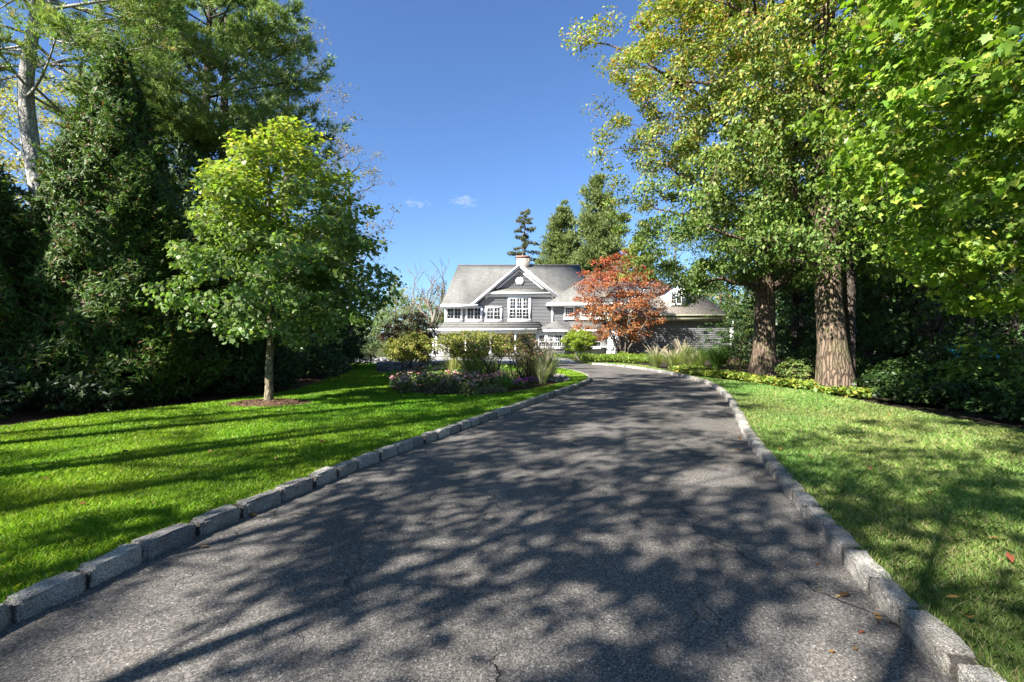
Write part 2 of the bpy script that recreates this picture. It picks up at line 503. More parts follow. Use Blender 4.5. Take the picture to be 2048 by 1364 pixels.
def broadleaf(name, label, cat, loc, H, tr, prof, nc, per, cr, size, palette, tmpl=OVATE, mat='leaf', bark='bark_oak', seed=1, lean=(0, 0),
              group=None, flat=.55, shell=.45, lump=.22, up=.7, out=.5, droop=.3, limb_low=.25, extra=None, offset=(0, 0), sides=12, flare=1.35,
              trunk_top=.86, twig=0, twig_len=.4, mains=18, thin=.016, squash=(1, 1), tz0=-.15, limb_rad=.3):
    rng = np.random.default_rng(seed)
    root = thing(name, label, cat, loc, group)
    n = 14
    t = np.linspace(0, 1, n)
    zt = tz0 + t * (H * trunk_top - tz0)
    wob = np.cumsum(rng.normal(size=(n, 2)) * tr * .12, axis=0); wob -= wob[:1]
    trunk = np.stack([lean[0] * t ** 1.4 + wob[:, 0], lean[1] * t ** 1.4 + wob[:, 1], zt], 1)
    rad = tr * (1 - .8 * t ** 1.1) * (1 + (flare - 1) * np.exp(-np.maximum(zt, 0) / (tr * 1.6)))
    tb = MB(); tb.tube(trunk, rad, sides)
    C = crown_points(rng, prof, nc, shell, lump, squash) + np.array([offset[0], offset[1], 0])
    if extra is not None: C = np.concatenate([C, np.asarray(extra, float)])
    limbs(rng, tb, trunk, C, tr, low=limb_low, rad=limb_rad, main=mains, thin=thin)
    if twig: twigs(rng, tb, C, twig, twig_len)
    tb.build('trunk', M[bark], root, smooth=True)
    fb = MB(); foliage(rng, fb, C, per, cr, size, tmpl, palette, flat, up, out, droop)
    fb.build('crown', M[mat], root)
    return root


def shrub(name, label, cat, loc, prof, nc, per, cr, size, palette, nst=6, sr=.02, base=.1, tmpl=OVATE, mat='leaf', bark='bark_dark', seed=1,
          group=None, flat=.6, up=.7, out=.5, shell=.4, lump=.2, squash=(1, 1), offset=(0, 0), base_sq=(1, 1), crook=.1, stem='stems'):
    """several stems rising from one foot to a leafy head"""
    rng = np.random.default_rng(seed)
    root = thing(name, label, cat, loc, group)
    C = crown_points(rng, prof, nc, shell, lump, squash) + np.array([offset[0], offset[1], 0])
    if nst:
        sb = MB()
        order = rng.permutation(len(C))
        hubs = []
        for k in range(nst):
            a = 2 * PI * (k + rng.random() * .6) / nst
            b = np.array([math.cos(a) * base * base_sq[0], math.sin(a) * base * base_sq[1], -.06])
            e = C[order[k % len(C)]].copy(); e[2] = max(e[2] * .85, prof[0][0])
            mid = (b + e) / 2 + np.array([0, 0, .12 * e[2]]) + rng.normal(size=3) * crook
            pth = bez(b, mid, e, 8) + np.concatenate([np.zeros((1, 3)), rng.normal(size=(7, 3)) * crook * .12])
            sb.tube(pth, np.linspace(sr, sr * .4, 8), 6, cap=False)
            hubs.append(pth)
        H_ = np.concatenate([h[3:] for h in hubs])
        for p in C:
            d = np.linalg.norm(H_ - p, axis=1) + np.maximum(0, H_[:, 2] - p[2]) * 1.0
            q = H_[d.argmin()]
            sb.tube(bez(q, (q + p) / 2 + rng.normal(size=3) * crook * .5, p, 5), np.linspace(sr * .45, sr * .15, 5), 4, cap=False)
        sb.build(stem, M[bark], root, smooth=True)
    fb = MB(); foliage(rng, fb, C, per, cr, size, tmpl, palette, flat, up, out, .15)
    fb.build('foliage', M[mat], root)
    return root


# ------------------------------------------------------------------ conifers
def cone_tree(name, label, cat, loc, H, R, n, size, palette, seed=1, group=None, z0=.1, power=.8, tr=.14, lump=.14, tmpl=FROND, deep=.3, aspect_up=.5, out_n=.9):
    """dense scale-leaved evergreen: sprays over the shell of a cone"""
    rng = np.random.default_rng(seed)
    root = thing(name, label, cat, loc, group)
    tb = MB(); tb.tube([(0, 0, -.1), (0.03, 0, H * .4), (0, 0.02, H * .96)], [tr, tr * .7, .015], 8)
    # limbs
    for k in range(60):
        z = rng.uniform(z0 + .1, H * .9); a = rng.uniform(0, 2 * PI); r = R * (1 - z / H) ** power * .8
        tb.tube([(0, 0, z * .95), (r * .5 * math.cos(a), r * .5 * math.sin(a), z), (r * math.cos(a), r * math.sin(a), z + r * .25)], [.03, .02, .008], 4, cap=False)
    tb.build('trunk', M['bark_dark'], root, smooth=True)
    u = 1 - rng.random(n * 2) ** .62
    z = z0 + (H - z0) * u * .99
    a = rng.uniform(0, 2 * PI, n * 2)
    ph = rng.uniform(0, 2 * PI, 5)
    k = 1 + lump * (np.sin(4 * a + ph[0] + z * 2.1) + .7 * np.sin(7 * a + ph[1] - z * 3.3) + .8 * np.sin(3 * a + ph[2] + z * 1.2))
    keep = (np.sin(6 * a + z * 4.1 + ph[3]) * np.sin(3 * a - z * 5.3 + ph[4]) > -.75)
    z, a, k = z[keep][:n], a[keep][:n], k[keep][:n]
    m = len(z)
    Rz = R * (1 - (z - z0) / (H - z0)) ** power * np.minimum(1, .72 + (z - z0) / (H * .25)) + .04
    r = Rz * k * (1 - deep * rng.random(m) ** 2.0)
    P = np.stack([r * np.cos(a), r * np.sin(a), z + rng.normal(size=m) * .05], 1)
    o = np.stack([np.cos(a), np.sin(a), np.full(m, .35)], 1)
    Nn = unit(np.stack([np.cos(a), np.sin(a), np.full(m, .45)], 1) * out_n + rng.normal(size=(m, 3)) * .6)
    D = unit(o * .8 + np.array([0, 0, aspect_up]) + rng.normal(size=(m, 3)) * .45)
    fb = MB()
    leaves(fb, P, Nn, D, size * rng.uniform(.6, 1.3, m), tmpl, palette(rng, P, np.arange(m), m))
    # ragged branch tips standing out of the shell
    nt_ = int(n / 110); k_ = 48
    j = rng.integers(0, m, nt_); c = P[j]
    ax = unit(np.stack([np.cos(a[j]), np.sin(a[j]), rng.uniform(-.1, .9, nt_)], 1)); ln = rng.uniform(.25, .62, nt_) * (.5 + R / 4.5)
    t_ = rng.random((nt_, k_)); q = (c[:, None] - ax[:, None] * .15 + ax[:, None] * (t_ * ln[:, None])[..., None] + rng.normal(size=(nt_, k_, 3)) * (.075 * (1.15 - t_))[..., None] * np.array([1, 1, .6])).reshape(-1, 3)
    axr = np.repeat(ax, k_, 0); mm = len(q)
    leaves(fb, q, unit(rng.normal(size=(mm, 3)) * .6 + np.array([0, 0, .8])), unit(axr + rng.normal(size=(mm, 3)) * .5), size * rng.uniform(.5, 1.1, mm), tmpl, palette(rng, q, np.repeat(np.arange(nt_), k_), nt_) * 1.15)
    fb.build('foliage', M['needle'], root)
    return root


def tufts(rng, mb, P, D, length, width, k, cols):
    """bundles of needles: k thin blades fanning out along D at each P"""
    n = len(P)
    P = np.repeat(P, k, 0); D = np.repeat(D, k, 0); m = n * k
    d = unit(D + rng.normal(size=(m, 3)) * .55)
    s = unit(np.cross(d, rng.normal(size=(m, 3))))
    L = length * rng.uniform(.7, 1.2, (m, 1))
    V = np.stack([P - s * width * .5, P + s * width * .5, P + d * L], 1)
    mb.add(V.reshape(-1, 3), np.arange(m * 3).reshape(m, 3), np.repeat(cols, k, 0))


def pine(name, label, cat, loc, trunk, tr, branches, palette, nt=9, length=.16, width=.02, k=7, seed=1, group=None, bark='bark_grey', spread=.5, sub=7, trunks=None, droop=.1):
    """branches: list of (z, angle, length, rise); foliage sits in tufts along side shoots"""
    rng = np.random.default_rng(seed)
    root = thing(name, label, cat, loc, group)
    trunk = np.asarray(trunk, float)
    tb = MB()
    s = np.linspace(0, 1, 22)
    ti = np.stack([np.interp(s, np.linspace(0, 1, len(trunk)), trunk[:, j]) for j in range(3)], 1)
    ti[1:-1] = (ti[:-2] + ti[1:-1] * 2 + ti[2:]) / 4
    tb.tube(ti, tr * (1 - .75 * s), 12)
    if trunks:
        for tk in trunks: tb.tube(np.asarray(tk, float), np.linspace(tr * .6, tr * .25, len(tk)), 9)
    Ps, Ds = [], []
    for (z, a, L, rise) in branches:
        a0 = np.array([np.interp(z, ti[:, 2], ti[:, 0]), np.interp(z, ti[:, 2], ti[:, 1]), z])
        dirv = np.array([math.cos(a), math.sin(a), 0])
        e = a0 + dirv * L + np.array([0, 0, rise * L])
        mid = (a0 + e) / 2 + np.array([0, 0, -droop * L]) + rng.normal(size=3) * L * .05
        pth = bez(a0, mid, e, 9)
        tb.tube(pth, np.linspace(max(.018, tr * .1 + L * .006), .008, 9), 5, cap=False)
        for q in range(sub):
            f = .3 + .7 * (q + rng.random()) / sub
            b = pth[min(8, int(f * 8))] + (pth[min(8, int(f * 8) + 1)] - pth[min(8, int(f * 8))]) * (f * 8 % 1)
            sd = 1 if q % 2 else -1
            perp = np.array([-dirv[1], dirv[0], 0]) * sd
            ln = L * spread * (1.15 - f * .75) * rng.uniform(.6, 1.2)
            dd = unit(dirv * .75 + perp * rng.uniform(.3, .9) + np.array([0, 0, rng.uniform(0.0, .45)]))
            e2 = b + dd * ln
            tb.tube([b, (b + e2) / 2 + rng.normal(size=3) * ln * .06, e2], [.012, .008, .004], 3, cap=False)
            tt = rng.random(nt) ** .7
            Ps.append(b + (e2 - b) * tt[:, None] + rng.normal(size=(nt, 3)) * ln * .11)
            Ds.append(np.tile(dd, (nt, 1)) + np.array([0, 0, .35]))
    tb.build('trunk', M[bark], root, smooth=True)
    P = np.concatenate(Ps); D = unit(np.concatenate(Ds))
    fb = MB(); tufts(rng, fb, P, D, length, width, k, palette(rng, P, np.arange(len(P)), len(P)))
    fb.build('foliage', M['needle'], root)
    return root


# ------------------------------------------------------------------ grasses and flowers
def blades(rng, mb, base, n, h, spread, width, cols, w, arch=.6, tips=.02):
    """a tuft of n arching blades, four-sided strips"""
    a = rng.uniform(0, 2 * PI, n); hh = h * rng.uniform(.55, 1.1, n); sp = spread * rng.random(n) ** .75 * 1.25
    dx, dy = np.cos(a), np.sin(a)
    rb = rng.random(n) * spread * .22
    t = np.array([0, .35, .7, 1.0])
    X = rb[:, None] + sp[:, None] * t ** 1.45
    Z = hh[:, None] * (t * (1 + arch * .35) - arch * .35 * t ** 3 - arch * .25 * (sp / max(spread, .01))[:, None] * t ** 3)
    wd = width * np.array([.8, 1, .7, .08])
    px, py = -dy, dx
    L = np.stack([base[0] + dx[:, None] * X - px[:, None] * wd / 2, base[1] + dy[:, None] * X - py[:, None] * wd / 2, base[2] + Z], -1)
    Rr = np.stack([base[0] + dx[:, None] * X + px[:, None] * wd / 2, base[1] + dy[:, None] * X + py[:, None] * wd / 2, base[2] + Z], -1)
    V = np.stack([L, Rr], 2).reshape(n, 8, 3)
    f = np.array([(0, 1, 3, 2), (2, 3, 5, 4), (4, 5, 7, 6)])
    Fc = (np.arange(n)[:, None, None] * 8 + f[None]).reshape(-1, 4)
    mb.add(V.reshape(-1, 3), Fc, np.repeat(pal(rng, cols, w, n), 3, 0))
    return np.stack([base[0] + dx * (rb + sp), base[1] + dy * (rb + sp), base[2] + Z[:, -1]], 1), np.stack([dx, dy], 1)


def grass_clump(name, label, loc, n, h, spread, width, cols, w, seed, group=None, plume=0, plume_cols=None, arch=.6):
    rng = np.random.default_rng(seed)
    root = thing(name, label, 'ornamental grass', loc, group)
    mb = MB(); blades(rng, mb, (0, 0, -.02), n, h, spread, width, cols, w, arch)
    mb.build('blades', M['blade'], root)
    if plume:
        pb = MB()
        for _ in range(plume):
            a = rng.uniform(0, 2 * PI); r = spread * rng.random() ** .7 * .9; hh = h * rng.uniform(.85, 1.25)
            e = np.array([math.cos(a) * r, math.sin(a) * r, hh])
            pth = bez(np.zeros(3), np.array([e[0] * .3, e[1] * .3, hh * .7]), e, 5)
            col = np.array(plume_cols[rng.integers(len(plume_cols))])
            pb.tube(pth, [.004, .004, .004, .012, .004], 4, col, cap=False)
            m = 9
            tt = rng.random(m)
            P = pth[3] + (pth[4] - pth[3]) * tt[:, None]
            tufts(rng, pb, P, np.tile(unit(pth[4] - pth[3]), (m, 1)), .07, .012, 3, np.tile(col, (m, 1)) * rng.uniform(.8, 1.2, (m, 1)))
        pb.build('plumes', M['petal'], root)
    return root


def flower_clump(name, label, loc, r, h, nl, nf, leafcols, flcols, seed, group=None, lsize=.06, fsize=.09, cat='flowering plant', spike=False, tmpl=OVATE):
    rng = np.random.default_rng(seed)
    root = thing(name, label, cat, loc, group)
    lb = MB()
    rr = r * rng.random(nl) ** .5; a = rng.uniform(0, 2 * PI, nl)
    z = h * rng.random(nl) ** .8 * (1 - .5 * (rr / r) ** 2) * .85
    P = np.stack([rr * np.cos(a), rr * np.sin(a), z + .02], 1)
    Nn = unit(np.array([0, 0, .8]) + rng.normal(size=(nl, 3)) * .6); D = unit(np.stack([np.cos(a), np.sin(a), np.full(nl, .2)], 1) + rng.normal(size=(nl, 3)) * .5)
    leaves(lb, P, Nn, D, lsize * rng.uniform(.6, 1.3, nl), tmpl, pal(rng, leafcols, [1] * len(leafcols), nl))
    lb.build('foliage', M['leaf'], root)
    if nf:
        fb = MB()
        rr = r * .95 * rng.random(nf) ** .5; a = rng.uniform(0, 2 * PI, nf)
        zc = h * (1 - .45 * (rr / r) ** 2) * rng.uniform(.8, 1.1, nf)
        for k in range(nf):
            c = np.array([rr[k] * math.cos(a[k]), rr[k] * math.sin(a[k]), zc[k]])
            fb.tube([(c[0] * .6, c[1] * .6, 0.0), c], [.005, .004], 3, (.06, .09, .03), cap=False)
            m = 12
            if spike:
                off = rng.normal(size=(m, 3)) * np.array([.022, .022, 0]) + np.array([0, 0, 1]) * rng.uniform(-.16, .04, (m, 1))
            else:
                off = unit(rng.normal(size=(m, 3))) * np.array([fsize * .55, fsize * .55, fsize * .2]) * rng.random((m, 1)) ** .5
            leaves(fb, c + off, unit(rng.normal(size=(m, 3)) * .6 + np.array([0, 0, 1])), rng.normal(size=(m, 3)), fsize * .42 * rng.uniform(.7, 1.2, m), OVATE,
                   pal(rng, flcols, [1] * len(flcols), 1, .25).repeat(m, 0) * rng.uniform(.85, 1.15, (m, 1)))
        fb.build('flowers', M['petal'], root)
    return root

# ------------------------------------------------------------------ camera, sun, sky
cam = bpy.data.cameras.new('camera'); cam.lens = 17.0; cam.sensor_width = 36.0; cam.clip_start = .05; cam.clip_end = 3000
co = bpy.data.objects.new('camera', cam); COL.objects.link(co)
co.location = (0, 0, CAMH); co.rotation_euler = (PI / 2, 0, 0)
SC.camera = co

SUN_EL, SUN_AZ = math.radians(38), math.radians(47)        # the sun stands behind the viewer's left shoulder
travel = Vector((math.sin(SUN_AZ) * math.cos(SUN_EL), math.cos(SUN_AZ) * math.cos(SUN_EL), -math.sin(SUN_EL)))
sl = bpy.data.lights.new('sun', 'SUN'); sl.energy = 5.0; sl.angle = math.radians(.53); sl.color = (1.0, .955, .88)
so = bpy.data.objects.new('sun', sl); COL.objects.link(so); so.rotation_euler = travel.to_track_quat('-Z', 'Y').to_euler()
so.location = (-30, -30, 30)

W = bpy.data.worlds.new('World'); SC.world = W; W.use_nodes = True
nt = W.node_tree; nt.nodes.clear(); N = NT(nt)
sky = N.n('ShaderNodeTexSky', sky_type='NISHITA'); sky.sun_disc = False
sky.sun_elevation = SUN_EL; sky.sun_rotation = PI + SUN_AZ
sky.air_density = 1.0; sky.dust_density = .6; sky.ozone_density = 3.0; sky.altitude = 200
tc = N.n('ShaderNodeTexCoord').outputs['Generated']
skyc = N.mix(1.0, sky.outputs[0], (.74, .92, 1.16), 'MULTIPLY')
# two faint wisps of cloud low over the house
for (cx, cy, cz, sx, sz) in ((-.185, .95, .272, 32, 75), (-.095, .955, .276, 25, 58)):
    d = N.n('ShaderNodeVectorMath', operation='SUBTRACT'); N.l(tc, d.inputs[0])
    v = Vector((cx, cy, cz)).normalized(); d.inputs[1].default_value = v
    s = N.mapping(d.outputs[0], (sx, 6, sz))
    ln = N.n('ShaderNodeVectorMath', operation='LENGTH'); N.l(s, ln.inputs[0])
    blob = N.math('SUBTRACT', 1.0, ln.outputs['Value'])
    nz = N.noise(N.mapping(tc, (60, 60, 130)), 1.0, 5, .65)
    fac = N.ramp(N.math('ADD', N.math('MULTIPLY', blob, .45), N.math('MULTIPLY', N.math('SUBTRACT', nz, .5), 1.6)), [(0.12, 0), (.75, .55)])
    gate = N.ramp(blob, [(0.0, 0), (.4, 1)])
    skyc = N.mix(N.math('MULTIPLY', fac, gate), skyc, (5.0, 5.2, 5.6))
bg = N.n('ShaderNodeBackground'); bg.inputs['Strength'].default_value = .05
N.l(skyc, bg.inputs['Color'])
wo = N.n('ShaderNodeOutputWorld'); N.l(bg.outputs[0], wo.inputs['Surface'])

SC.view_settings.view_transform = 'Standard'; SC.view_settings.look = 'None'; SC.view_settings.gamma = 1
SC.view_settings.exposure = 1.95
SC.cycles.max_bounces = 6; SC.cycles.diffuse_bounces = 2; SC.cycles.transmission_bounces = 3; SC.cycles.glossy_bounces = 2
SC.cycles.sample_clamp_indirect = 4

# ------------------------------------------------------------------ ground, drive, kerbs, lawns
def sheet(name, pts, z, mat, kind='structure', label=None):
    mb = MB(); mb.poly([(p[0], p[1], z) for p in pts]); o = mb.build(name, M[mat])
    return tag(o, label, None, None, kind)


sheet('ground', [(-500, -200), (500, -200), (500, 700), (-500, 700)], -.03, 'earth')

KL = [(-3.05, -3), (-2.95, -1.2), (-2.8, .3), (-2.62, 1.4), (-2.452, 2.457), (-2.37, 2.79), (-2.317, 3.156), (-2.218, 3.516), (-1.996, 4.178), (-1.72, 5.138),
      (-1.24, 6.416), (-.543, 8.205), (.80, 11.57), (2.0, 14.5), (2.62, 16.2), (2.88, 17.6), (2.95, 19.2), (2.85, 21), (2.55, 22.8), (1.9, 24.6), (.8, 26.2), (-.8, 27.4), (-2.6, 28)]
KR = [(1.55, -3), (1.56, -1), (1.62, .4), (1.70, 1.3), (1.817, 2.122), (1.914, 2.498), (2.099, 3.127), (2.4, 4.115), (2.747, 5.187), (3.18, 6.52), (3.9, 8.4), (4.74, 10.49),
      (5.57, 12.9), (6.22, 15.2), (6.52, 17.3), (6.6, 19.3), (6.5, 22.6), (6.15, 25.2), (5.5, 27.4), (4.59, 28.8)]


def smooth(pts, step=.1):
    p = np.asarray(pts, float)
    for _ in range(3):                                              # corner cutting
        q = np.empty((2 * len(p) - 2, 2)); q[0::2] = p[:-1] * .75 + p[1:] * .25; q[1::2] = p[:-1] * .25 + p[1:] * .75
        p = np.concatenate([p[:1], q, p[-1:]])
    s = np.concatenate([[0], np.cumsum(np.linalg.norm(np.diff(p, axis=0), axis=1))])
    t = np.arange(0, s[-1], step)
    return np.stack([np.interp(t, s, p[:, 0]), np.interp(t, s, p[:, 1])], 1)


def offset(line, d):
    t = unit(np.gradient(line, axis=0))
    return line + np.stack([-t[:, 1], t[:, 0]], 1) * d             # positive d: to the left of the walk


KLs, KRs = smooth(KL), smooth(KR)
drive_pts = [tuple(p) for p in offset(KLs, .03)] + [(-8, 29.6), (-8, 31.2), (4.2, 31.2)] + [tuple(p) for p in offset(KRs, -.03)[::-1]]
sheet('driveway', drive_pts, 0.0, 'asphalt')
sheet('forecourt', [(-14, 31.2), (4.3, 31.2), (4.6, 42.2), (-14, 42.2)], -.004, 'paver')

# granite kerb stones: eight shapes, each stone its own part
def kerb_mesh(seed):
    rng = np.random.default_rng(seed)
    import bmesh
    bm = bmesh.new(); bmesh.ops.create_cube(bm, size=1)
    bmesh.ops.bevel(bm, geom=bm.edges[:], offset=.085, segments=2, affect='EDGES')
    bmesh.ops.subdivide_edges(bm, edges=[e for e in bm.edges if e.calc_length() > .3], cuts=6, use_grid_fill=True)
    ph = rng.uniform(0, 6, (3, 3)); sk = rng.uniform(-.06, .06, 4)
    for v in bm.verts:
        x, y, z = v.co
        n = [math.sin(5 * x + 4 * y + ph[i][0]) * .012 + math.sin(13 * z + 9 * x + ph[i][1]) * .009 + math.sin(23 * y + 19 * z + ph[i][2] + 15 * x) * .008 for i in range(3)]
        v.co.x += n[0] * .6 + sk[0] * y * .5 + sk[1] * z * .4; v.co.y += n[1] * 1.6 + sk[2] * x * .7; v.co.z += n[2] * 1.1 + sk[3] * x * .4
        v.co += Vector(rng.normal(size=3) * np.array([.003, .011, .009]))
    me = bpy.data.meshes.new('kerb_stone'); bm.to_mesh(me); bm.free()
    for p in me.polygons: p.use_smooth = False
    me.materials.append(M['granite'])
    return me


STONES = [kerb_mesh(40 + k) for k in range(8)]


def kerb(line, side, seed, first):
    rng = random.Random(seed)
    lo = offset(line, side * .05); hi = offset(line, side * .11)
    mb = MB(); n = len(line)
    V = np.concatenate([np.c_[lo, np.full(n, -.02)], np.c_[lo, np.full(n, .04)], np.c_[hi, np.full(n, .04)]])
    i = np.arange(n - 1)
    mb.add(V, np.concatenate([np.stack([i, i + 1, n + i + 1, n + i], 1), np.stack([n + i, n + i + 1, 2 * n + i + 1, 2 * n + i], 1)]))
    root = mb.build('kerb', M['mortar']); tag(root, None, None, None, 'structure')
    s = np.concatenate([[0], np.cumsum(np.linalg.norm(np.diff(line, axis=0), axis=1))])
    mid = offset(line, side * .062)
    t = 0.0; k = 0
    while t < s[-1] - .5 and k < 99:
        L = rng.uniform(.30, .42)
        j0, j1 = np.searchsorted(s, t), min(n - 1, np.searchsorted(s, t + L))
        if line[j0][1] < first:
            t += L; continue
        a, b = mid[j0], mid[j1]
        o = bpy.data.objects.new('kerb_stone', STONES[rng.randrange(8)]); COL.objects.link(o)
        c = (a + b) / 2
        o.location = (c[0], c[1], .018 + rng.uniform(-.007, .007))
        o.rotation_euler = (rng.uniform(-.05, .05), rng.uniform(-.025, .025), math.atan2(b[1] - a[1], b[0] - a[0]) + rng.choice((0, PI)) + rng.uniform(-.01, .01))
        o.scale = (L - .012, .125 + rng.uniform(-.01, .012), .185)
        o.parent = root
        t += L; k += 1
    return root


kerb(KLs, 1, 3, 1.2)
kerb(KRs, -1, 4, .8)

LAWN_Z = .066
KLb, KRb = offset(KLs, .12), offset(KRs, -.12)
lawn_l = [tuple(p) for p in KLb] + [(-5, 28.3), (-9.5, 28.3), (-8.4, 25.5), (-7.4, 22.7), (-6.5, 17), (-5.95, 13.5), (-6.05, 11.7), (-6.75, 10), (-7.5, 8.8), (-7.95, 7.4), (-9.5, 5.4), (-12, 3), (-17, 0), (-17, -6), (-3.2, -6)]
lawn_r = [(1.75, -6)] + [tuple(p) for p in KRb] + [(4.6, 29.3), (6.4, 29.0), (7.2, 26), (7.0, 22), (6.95, 18.6), (7.5, 15.2), (7.75, 12.6), (7.6, 10), (7.55, 8), (7.6, 6.4), (8.3, 4), (9.5, 1), (11, -6)]
sheet('lawn', lawn_l, LAWN_Z, 'turf_l')
sheet('lawn', lawn_r, LAWN_Z, 'turf_r')
sheet('mulch_bed', [(-40, -2), (-5.0, -2), (-5.0, 20), (-6.5, 27.5), (-10, 30), (-40, 30)], .05, 'mulch')
sheet('forest_floor', [(6.6, 40), (6.72, 22), (6.8, 16), (7.2, 9), (7, 6), (6.5, 0), (7, -12), (70, -12), (70, 39)], .045, 'soil')


def inside(P, poly):
    poly = np.asarray(poly); x, y = P[:, 0], P[:, 1]
    r = np.zeros(len(P), bool); j = len(poly) - 1
    for i in range(len(poly)):
        xi, yi = poly[i]; xj, yj = poly[j]
        c = ((yi > y) != (yj > y)) & (x < (xj - xi) * (y - yi) / (yj - yi + 1e-12) + xi)
        r ^= c; j = i
    return r


def lump2(P, s, seed):
    """cheap smooth noise in the plane, about -1..1"""
    rng = np.random.default_rng(seed); v = np.zeros(len(P))
    for k in range(7):
        a = rng.uniform(0, 2 * PI); f = s * rng.uniform(.6, 1.8)
        v += np.sin((P[:, 0] * math.cos(a) + P[:, 1] * math.sin(a)) * f + rng.uniform(0, 6))
    return v / 2.6


BED = [(-3.2, 13.0), (-1.9, 11.9), (-.6, 11.9), (.5, 13.2), (1.6, 15.4), (2.0, 17.0), (1.9, 19), (1.4, 21.5), (-1, 22.5), (-3.0, 21), (-4.7, 20.2), (-4.7, 18.2), (-3.9, 15.5)]
RING = [(-5.16 + .82 * math.cos(a) * (1 + .1 * math.sin(3 * a)), 10.25 + .62 * math.sin(a) * (1 + .12 * math.cos(2 * a))) for a in np.linspace(0, 2 * PI, 30, endpoint=False)]
sheet('planting_bed', BED, .075, 'mulch')


def lawn_grass(poly, seed, cols, w, dens, hgt, holes, label, ymax):
    rng = np.random.default_rng(seed)
    mb = MB()
    poly = np.asarray(poly)
    bands = [(.4, 2.2), (2.2, 3.2), (3.2, 4.5), (4.5, 6.5), (6.5, 9), (9, 13), (13, 18), (18, 30)]
    for (y0, y1) in bands:
        ym = (y0 + y1) / 2
        x0, x1 = max(poly[:, 0].min(), -1.15 * y1 - .8), min(poly[:, 0].max(), 1.15 * y1 + .8)
        d = min(9500, dens / ym ** 1.55)
        n = int((x1 - x0) * (y1 - y0) * d)
        P = np.stack([rng.uniform(x0, x1, n), rng.uniform(y0, y1, n)], 1)
        ok = inside(P, poly)
        for h in holes: ok &= ~inside(P, h)
        P = P[ok]
        lv = lump2(P, .9, seed) * .6 + lump2(P, 3.1, seed + 1) * .5
        n = len(P)
        wd = .0028 + .0010 * ym
        h = hgt * rng.uniform(.55, 1.2, n) * (1 + .22 * lv)
        a = rng.uniform(0, 2 * PI, n)
        lean = rng.normal(size=(n, 2)) * .55 * h[:, None]
        s = np.stack([np.cos(a), np.sin(a)], 1) * wd * rng.uniform(.6, 1.2, (n, 1)) * .5
        z = np.full(n, LAWN_Z - .004)
        b0 = np.c_[P - s, z]; b1 = np.c_[P + s, z]
        m0 = np.c_[P - s * .8 + lean * .35, z + h * .6]; m1 = np.c_[P + s * .8 + lean * .35, z + h * .6]
        tp = np.c_[P + lean, z + h]
        V = np.stack([b0, b1, m1, tp, m0], 1).reshape(-1, 3)
        pt = np.clip(lump2(P, .55, seed + 5) * .6 + lump2(P, 2.2, seed + 6) * .5, -1, 1)[:, None]
        col = pal(rng, cols, w, n, .28) * (1 + .2 * lv[:, None]) * (1 + pt * np.array([.30, .10, .25]))
        mb.add(V, np.arange(n * 5).reshape(n, 5), np.clip(col, .003, .9))
    return tag(mb.build('grass', M['blade']), label, None, None, 'stuff')


lawn_grass(lawn_l, 11, [(.165, .32, .016), (.225, .37, .024), (.115, .255, .012), (.36, .39, .09)], [5, 4, 3, .6], 76000, .045, [BED, RING],
           'vivid green mown grass between the left kerb and the dark evergreens', 30)
lawn_grass(lawn_r, 12, [(.165, .27, .055), (.24, .335, .085), (.12, .23, .04), (.36, .36, .16), (.30, .26, .13)], [5, 4, 3, 2.2, .7], 72000, .05, [],
           'paler dry-tinged mown grass between the right kerb and the woods', 30)

mb = MB(); rk = np.random.default_rng(77)
for line, sd, cols in ((KLs, 1, [(.13, .29, .012), (.2, .3, .03), (.34, .32, .12)]), (KRs, -1, [(.19, .28, .05), (.3, .34, .1), (.42, .38, .2)])):
    li = rk.integers(12, len(line) - 1, 9000); P = line[li]; tn = unit(np.gradient(line, axis=0))[li]; nn = np.stack([-tn[:, 1], tn[:, 0]], 1) * sd
    P = P + nn * rk.uniform(.112, .15, (9000, 1)) + tn * rk.uniform(-.05, .05, (9000, 1))
    n = len(P); h = rk.uniform(.035, .085, n); lean = -nn * rk.uniform(-.01, .05, (n, 1)) + rk.normal(size=(n, 2)) * .015
    w_ = np.stack([tn[:, 0], tn[:, 1]], 1) * (.0022 + .0006 * P[:, 1:2].clip(0))
    z = np.full(n, LAWN_Z - .01)
    V = np.stack([np.c_[P - w_, z], np.c_[P + w_, z], np.c_[P + lean * .6 + w_ * .6, z + h * .7], np.c_[P + lean, z + h]], 1)
    mb.add(V.reshape(-1, 3), np.arange(n * 4).reshape(n, 4), pal(rk, cols, [3, 2, 1], n, .3))
tag(mb.build('grass', M['blade']), 'uncut grass creeping over the back edge of the granite kerbs', None, None, 'stuff')

# mulch ring round the young maple, bark chips heaped a little
mb = MB(); rg = np.random.default_rng(5)
ctr = np.array([-5.16, 10.25]); ring = np.array(RING)
rows = [ring * 1.0]
V = [np.c_[ctr + (ring - ctr) * k, np.full(30, LAWN_Z + .008 + .07 * (1 - k ** 2) + 0 * k)] for k in (1, .8, .55, .3, .1)]
V = np.concatenate(V); V[:, 2] += rg.uniform(-.008, .012, len(V))
for r in range(4):
    i = np.arange(30); mb.add(V, np.stack([r * 30 + i, r * 30 + (i + 1) % 30, (r + 1) * 30 + (i + 1) % 30, (r + 1) * 30 + i], 1))
n = 1500; rr = rg.random(n) ** .5; aa = rg.uniform(0, 2 * PI, n)
P = np.c_[ctr[0] + .84 * rr * np.cos(aa), ctr[1] + .64 * rr * np.sin(aa), LAWN_Z + .02 + .07 * (1 - rr ** 2)]
leaves(mb, P, unit(rg.normal(size=(n, 3)) * .5 + np.array([0, 0, 1])), rg.normal(size=(n, 3)), .06 * rg.uniform(.5, 1.4, n), SLIM, None)
